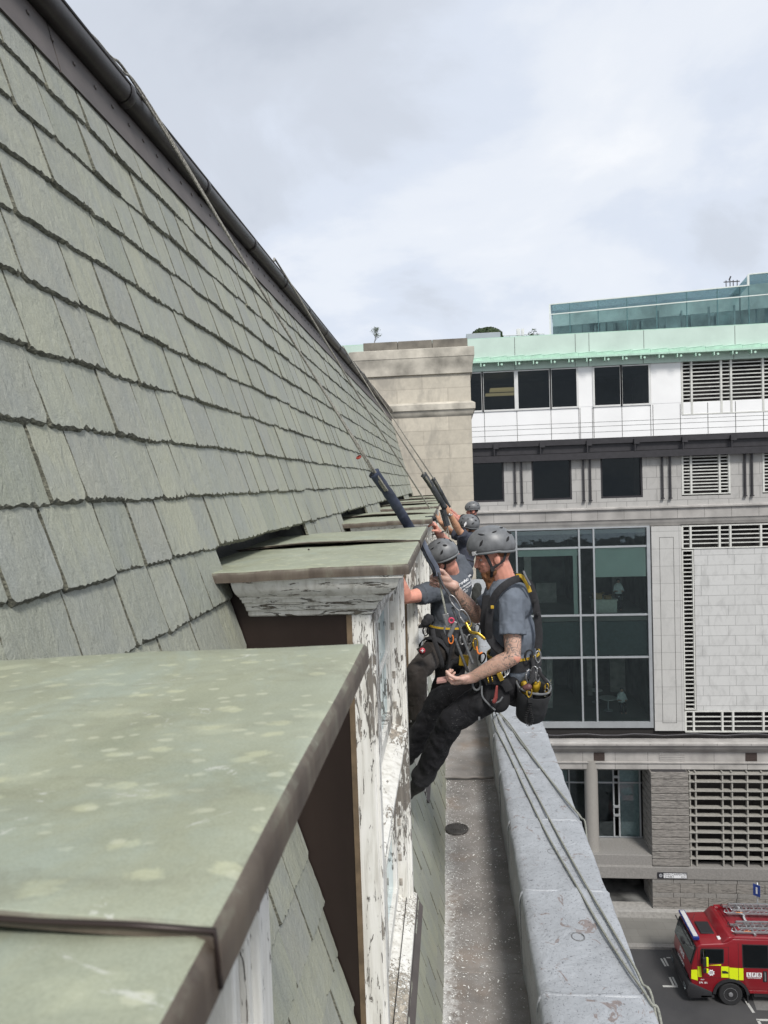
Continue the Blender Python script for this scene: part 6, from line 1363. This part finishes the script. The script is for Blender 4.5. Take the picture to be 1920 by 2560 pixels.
mb = MB(); mb.lathe([(.0001, .01), (.018, .008), (.02, 0)], mids(Q['wrL'], Q['elL'], .08)+V((-.01, -.036, 0)), (0, -1, 0), 14); mesh('watch_face', mb, STEEL, wt3, True)
mb = MB(); c = AB(995, 665, 9.26); mb.prism([c, c+V((.03, 0, .035)), c+V((.035, 0, .0)), c+V((.0, 0, -.04))], (0, .01, 0)); mesh('helmet_sticker', mb, SGN, [o for o in m3.children if o.name.startswith('helmet')][0])
U = dict(pel=AB(1180, 1050, 13.0), neck=AB(1165, 510, 13.0), head=AB(1165, 395, 13.), hf=V((-.97, -.15, .02)), hu=V((.0, 0, 1)), ht=-.12, shL=AB(1110, 590, 12.8), shR=AB(1080, 560, 13.3), elL=AB(870, 590, 12.6), wrL=AB(720, 430, 12.5), elR=AB(850, 520, 13.4), wrR=AB(690, 350, 13.2),
    hipL=AB(1150, 1100, 12.9), hipR=AB(1180, 1100, 13.2), knL=AB(900, 1300, 12.9), ankL=AB(650, 1600, 13.1), toeL=AB(600, 1600, 13.1), knR=AB(900, 1280, 13.3), ankR=AB(680, 1560, 13.5), toeR=AB(640, 1560, 13.5))
hu_ = (U['wrL'], V((-.6, -.1, .8)), V((-.5, .2, -.5)), V((0, -1, 0)), .9, 1., 0, .8); hu2 = (U['wrR'], V((-.6, .1, .8)), V((-.5, .2, -.5)), V((0, -1, 0)), .9, 1., 0, .8)
m4, q4, R4, _ = person('furthest man in a black top, facing left with both hands on the ropes', U, .013, TOPD, TRS, skin_mat('flushed_skin', (.58, .25, .19)), False, .5, hands=(hu_, hu2), facedet=False, bulk=1.05)
mb = MB(); mb.ring(mids(U['neck'], U['head'], .10), (0.1, 0, 1), .068, .016, 20, 8); mesh('red_collar', mb, plain('faded_red_cloth', (.40, .08, .08), .8, bump=0), m4, True)
# ================= ropes =================
ROPE = NT('kernmantle_rope'); w_ = ROPE.noise(1, 2, .5, ROPE.map((230, 230, 90)), 0); ROPE.set(col=ROPE.ramp(w_, [(.38, (.13, .125, .11)), (.62, (.36, .345, .30))]), rough=.9); ROPE.bump(w_, .8, .002); ROPE = ROPE.m
ROPE2 = plain('grey_green_rope', (.25, .255, .22), .9, var=.35, scale=120)
SLV = cloth('quilted_blue_sleeve', (.035, .045, .075), .4, .6); SLG = cloth('grey_black_sleeve', (.055, .06, .065), .4, .3)
def rope(label, pts, r=.0055, m=None, grp=None, k=6, name='rope'):
    mb = MB(); mb.tube(smooth_path(pts, k), r, n=8); o = mesh(name, mb, m or ROPE, None, True, rec=True); setp(o, label, 'rope', grp); return o
GP = lambda y, dx=0, dz=0: V((gc[0]+.040+dx, y, gc[1]+.028+dz))
hand1 = A3(455, 690, 4.20)
edge1 = V((-.135, 4.16, -.40))
S1a, S1b = at(935, 1182, 3.85), at(1024, 1319, 4.22)
g1 = 'ropes running from the roof gutter down to the workers'
for i, (dy, dx, lb) in enumerate(((0, 0, 'left strand of the twin rope hanging from the gutter to the nearest blue sleeve'), (.10, .012, 'right strand of the twin rope hanging from the gutter to the nearest blue sleeve'))):
    top_ = V((-1.42, 2.2+dy, 1.66)); rope(lb, [top_, GP(2.45+dy, -.03, .018), GP(2.62+dy, -.005, .014), GP(2.88+dy, .004, .006), mids(GP(2.95+dy), S1a, .5)+V((0, 0, -.012*i)), S1a+V((dx, 0, -.004)), S1a+(S1b-S1a)*.3+V((dx, 0, 0))], .0055, ROPE, g1)
mb = MB(); mb.ring(at(897, 1143, 3.80), S1a-GP(2.9), .012, .005, 12, 6); o = mesh('rope_marker', mb, plain('red_tape', (.35, .05, .03), .6), None, True, rec=True); setp(o, 'small red tape knot on the twin rope just above the blue sleeve', 'tape')
def sleeve(label, pts, w, m, grp='padded rope protector sleeves'):
    P_ = smooth_path(pts, 8); rw = [w*(1+.10*noise.noise(V((i*.7, 1, 2))))*(1.15 if i in (0, len(P_)-1) else 1) for i in range(len(P_))]; mb = MB(); mb.tube(P_, rw, [x*.62 for x in rw], nrm=(0, -1, .3), n=12, capped=True)
    t = thing('rope_sleeve', label, 'rope sleeve', P_[-1], grp); mesh('sleeve', mb, m, t, True)
    mb = MB(); nrm_ = V((0, -1, .3)).normalized()
    for i in range(len(P_)-1):
        for j in range(3):
            p = P_[i]+(P_[i+1]-P_[i])*(j/3); d = (P_[i+1]-P_[i]).normalized(); b = d.cross(nrm_).normalized(); mb.tube([p+b*rw[i]*.45-d*.0+nrm_*rw[i]*.52, p+b*rw[i]*.98+nrm_*rw[i]*.18], .0022, n=4)
    mesh('stitching', mb, RUB, t)['kind'] = 'stuff'; mb = MB(); b_ = [p+(P_[1]-P_[0]).normalized().cross(nrm_)*rw[0]*.25+nrm_*rw[0]*.58 for p in P_]; mb.tube(b_, .003, n=5); mesh('hem', mb, RUB, t, True); return t
sleeve('long blue quilted sleeve on the nearest twin rope, above the copper dormer edge', [S1a, mids(S1a, S1b, .5)+V((.004, 0, .004)), S1b, S1b+(S1b-S1a)*.22], .030, SLV)
S2a, S2b = at(1052, 1350, 4.16), at(1093, 1440, 4.18)
sleeve('short grey blue sleeve just above the gripping hand of the bearded man', [S2a, at(1072, 1392, 4.16), at(1088, 1420, 4.18), S2b], .023, cloth('grey_blue_sleeve', (.10, .115, .15), .3, .5))
rope('single rope running from the gutter to the top of the third dormer', [V((-1.42, 4.8, 1.66)), GP(5.1, -.02, .018), GP(5.42, .004, .006), mids(GP(5.5), at(1082, 1283, 6.9), .5)+V((0, 0, -.02)), at(1082, 1283, 6.9), at(1088, 1300, 6.97)], .0075, ROPE, g1)
for (y0, dx, a, Ya, b, Yb_, nm) in ((8.6, 0, (1059, 1186), 8.6, (1112, 1270), 9.0, 'thick dark grey sleeve above the raised hand of the man with the watch'), (10.6, .02, (1083, 1197), 11.0, (1122, 1268), 11.4, 'slim blue grey sleeve furthest along the row of dormers')):
    pa, pb = at(*a, Ya), at(*b, Yb_); sleeve(nm, [pa, mids(pa, pb, .4)+V((0, 0, .01)), pb], .038 if y0 < 9 else .034, SLG)
    for i in range(2): rope(('left' if i == 0 else 'right')+(' strand of the rope pair leading to the thick dark grey sleeve' if y0 < 9 else ' strand of the rope pair leading to the furthest slim sleeve'), [V((-1.42, y0-.5, 1.66)), GP(y0-.2+.06*i, -.02, .018), GP(y0+.07+.06*i, .004, .006), mids(GP(y0+.08), pa, .5), pa+V((.012*i, 0, 0)), mids(pa, pb, .4)], .0065, ROPE, g1)
pa, pb = at(1107, 1274, 9.0), at(1118, 1314, 9.05); sleeve('lower dark grey sleeve hanging beside the forearm with the watch', [pa, mids(pa, pb, .5), pb], .040, SLG)
for i in (0, 1): rope(('left' if i == 0 else 'right')+' thin rope end below the lower dark grey sleeve', [pa, pb, AB(620+60*i, 900, 9.05), AB(640+80*i, 1300, 9.1)], .006, ROPE, g1)
# ropes and gear in front of the first man
rope('pale working rope dropping from the gripping hand to the grey rope device', [A3(455, 655, 4.19), A3(482, 740, 4.18), A3(497, 830, 4.16), A3(518, 930, 4.13), A3(538, 1030, 4.12)], .0065, ROPE2, 'ropes below the gripping hand')
rope('dark rope from the gripping hand to the long steel carabiner', [A3(470, 660, 4.17), A3(505, 760, 4.15), A3(560, 850, 4.12), A3(600, 930, 4.11)], .007, plain('black_flecked_rope', (.06, .06, .065), .9, var=.5, scale=120), 'ropes below the gripping hand')
rope('long tensioned rope from the rope device down to the hip of the bearded man', [A3(590, 960, 4.12), A3(640, 1090, 4.10), A3(700, 1270, 4.06), A3(770, 1450, 4.03)], .0085, plain('grey_black_rope', (.095, .10, .105), .9, var=.35, scale=90), 'ropes below the gripping hand')
rope('second tensioned rope ending behind the near hand of the bearded man', [A3(612, 1230, 4.09), A3(670, 1380, 4.08), A3(725, 1520, 4.09)], .0085, plain('grey_black_rope_b', (.09, .095, .10), .9, var=.35, scale=90), 'ropes below the gripping hand')
rope('loose black loop of webbing hanging beside the tensioned ropes', [A3(612, 1220, 4.10), A3(580, 1320, 4.10), A3(562, 1450, 4.12), A3(570, 1540, 4.12), A3(600, 1545, 4.13)], .010, WEB, 'ropes below the gripping hand')
t = thing('rope_grab', 'silver and grey rope grab device on the working rope with a red wheel', 'rope device', A3(545, 1100, 4.1))
mb = MB(); mb.obox(A3(545, 1070, 4.10), V((.95, 0, .25)).normalized(), V((0,1,0)), V((-.25,0,.95)).normalized(), .018, .010, .038); mesh('body', mb, STEEL, t, bevel=.005)
mb = MB(); mb.tube([A3(530, 1120, 4.09), A3(520, 1160, 4.09), A3(530, 1200, 4.09)], .006, n=6); mesh('lever', mb, GREYW, t, True); mb = MB(); mb.ring(A3(582, 1075, 4.08), (0, -1, 0), .014, .005); mesh('red_wheel', mb, plain('pinkish_red_plastic', (.6, .06, .12), .4, bump=0), t, True)
mb = MB(); mb.obox(A3(590, 1150, 4.09), V((.9, 0, -.4)).normalized(), V((0,1,0)), V((.4,0,.9)).normalized(), .012, .008, .05); mesh('side_plate', mb, STEEL, t, bevel=.004)
def gear(lb, f, cat='carabiner'): o = f(); setp(o, lb, cat, None); return o
gear('long steel carabiner leaning diagonally below the gripping hand', lambda: karabiner(A3(620, 930, 4.10), (-.2, -1, 0), (-.55, 0, .8), .062, .016, None, STEEL, .0042)); gear('second steel carabiner hanging by the far forearm of the bearded man', lambda: karabiner(A3(700, 1050, 4.08), (.1, -1, .1), (-.5, 0, .8), .055, .020, None, STEEL, .005))
gear('gold curved ascender handle in front of the belly of the bearded man', lambda: mesh('ascender', MB().tube(smooth_path(SN([(705, 1090, 4.06), (740, 1160, 4.04), (765, 1180, 4.03), (815, 1190, 4.02), (875, 1240, 4.01)])), .0085, .004, nrm=(0, -1, 0)), GOLD, None, True), 'rope device')
gear('small gold carabiner hanging below the curved ascender', lambda: karabiner(A3(790, 1280, 4.03), (.2, -1, 0), (0, 0, 1), .034, .012, None, GOLD, .004)); gear('orange cord loop tied to the tensioned ropes', lambda: mesh('cord_loop', MB().ring(A3(578, 1235, 4.09), (0.3, -1, 0), .014, .0035, squash=2., side=(1, 0, 0)), plain('orange_cord', (.75, .2, .03), .7, bump=0), None, True), 'cord')
gear('orange plastic clip at the waist between the two nearest men', lambda: mesh('clip', MB().tube(smooth_path(SN([(800, 1300, 4.03), (815, 1360, 4.02), (850, 1350, 4.02)])), .005), bpy.data.materials['orange_cord'], None, True), 'clip')
hg = thing('gear_cluster', 'black and yellow rope bag with metal gear hanging between the two nearest men', 'rope bag', A3(680, 1500, 4.5))
mb = MB(); mb.cap(A3(700, 1180, 4.45), .05, A3(660, 1330, 4.45), .045, sq=.6).ell(A3(640, 1470, 4.5), (.06, .05, .05)); remesh('black_bag', mb, .008, BAGM, hg, 2, wrinkle(20, .008))
mb = MB(); mb.obox(A3(690, 1420, 4.38), V((1,0,-.1)).normalized(), V((0,1,0)), V((.1,0,1)).normalized(), .030, .012, .034); mesh('yellow_panel', mb, YW, hg, bevel=.006)
for x, y, m_ in ((740, 1240, STEEL), (680, 1240, STEEL), (740, 1300, RUB), (850, 1400, RUB), (800, 1150, STEEL)): karabiner(A3(x, y, 4.30), (.3, -1, .1), (.3, 0, 1), .032, .017, hg, m_, .005)
mb = MB(); mb.ring(A3(620, 1500, 4.40), (.2, -1, .3), .045, .016, 20, 8); mesh('coiled_sling', mb, WEB, hg, True)
# shoulder bag behind the second man
mb = MB(); mb.cap(A3(800, 800, 6.1), .05, A3(800, 880, 6.1), .055, sq=.6); o = remesh('rope_pack', mb, .01, cloth('olive_black_pack', (.035, .037, .033)), None, 2, wrinkle(20, .01), rec=A3(800, 930, 6.1)); setp(o, 'small dark olive pack hanging behind the shoulder of the man with lettering', 'bag')
# ropes lying over the parapet
def z7(x, y): return (1000+x/2.37, 1700+y/2.37)
def CP(x, y, h=.021): return onZ(*z7(x, y), ZC+h)
g3 = 'ropes lying on the lead parapet'
st0 = A3(1010, 1800, 4.3)
def hang(p): return [p]
rope('left rope lying along the inner part of the lead coping', [A3(960, 1760, 4.32), CP(548, 205, .10), CP(575, 300, .03), CP(640, 430), CP(760, 690), CP(880, 930), CP(1030, 1190), CP(1180, 1450), CP(1320, 1670), CP(1420, 1810), CP(1490, 1920, .014), V((.868, CP(1500, 1950).y, ZC-.05)), V((.875, CP(1500, 1950).y-.25, ZC-.6)), V((.88, CP(1500, 1950).y-.4, ZC-3))], .0065, ROPE2, g3)
rope('middle rope lying along the lead coping', [A3(970, 1750, 4.33), CP(565, 190, .10), CP(600, 260, .03), CP(700, 470), CP(820, 700), CP(960, 960), CP(1100, 1210), CP(1230, 1430), CP(1330, 1600), CP(1400, 1720), CP(1436, 1800, .014), V((.866, CP(1445, 1850).y, ZC-.05)), V((.875, CP(1445, 1850).y-.2, ZC-.6)), V((.88, CP(1445, 1850).y-.3, ZC-3))], .0065, ROPE2, g3)
for i in (0, 1): rope(('inner' if i == 0 else 'outer')+' strand of the double rope crossing the coping to its outer edge', [A3(985+8*i, 1745, 4.34), CP(575+6*i, 180, .10), CP(640+9*i, 262-3*i, .03), CP(720+8*i, 372-2*i), CP(860+4*i, 555), CP(990+5*i, 720), CP(1070+4*i, 815, .014), V((.866, CP(1082, 835).y-.02*i, ZC-.05)), V((.872, CP(1082, 835).y-.1, ZC-.7)), V((.875, CP(1082, 835).y-.1, ZC-3))], .0055, ROPE2, g3)
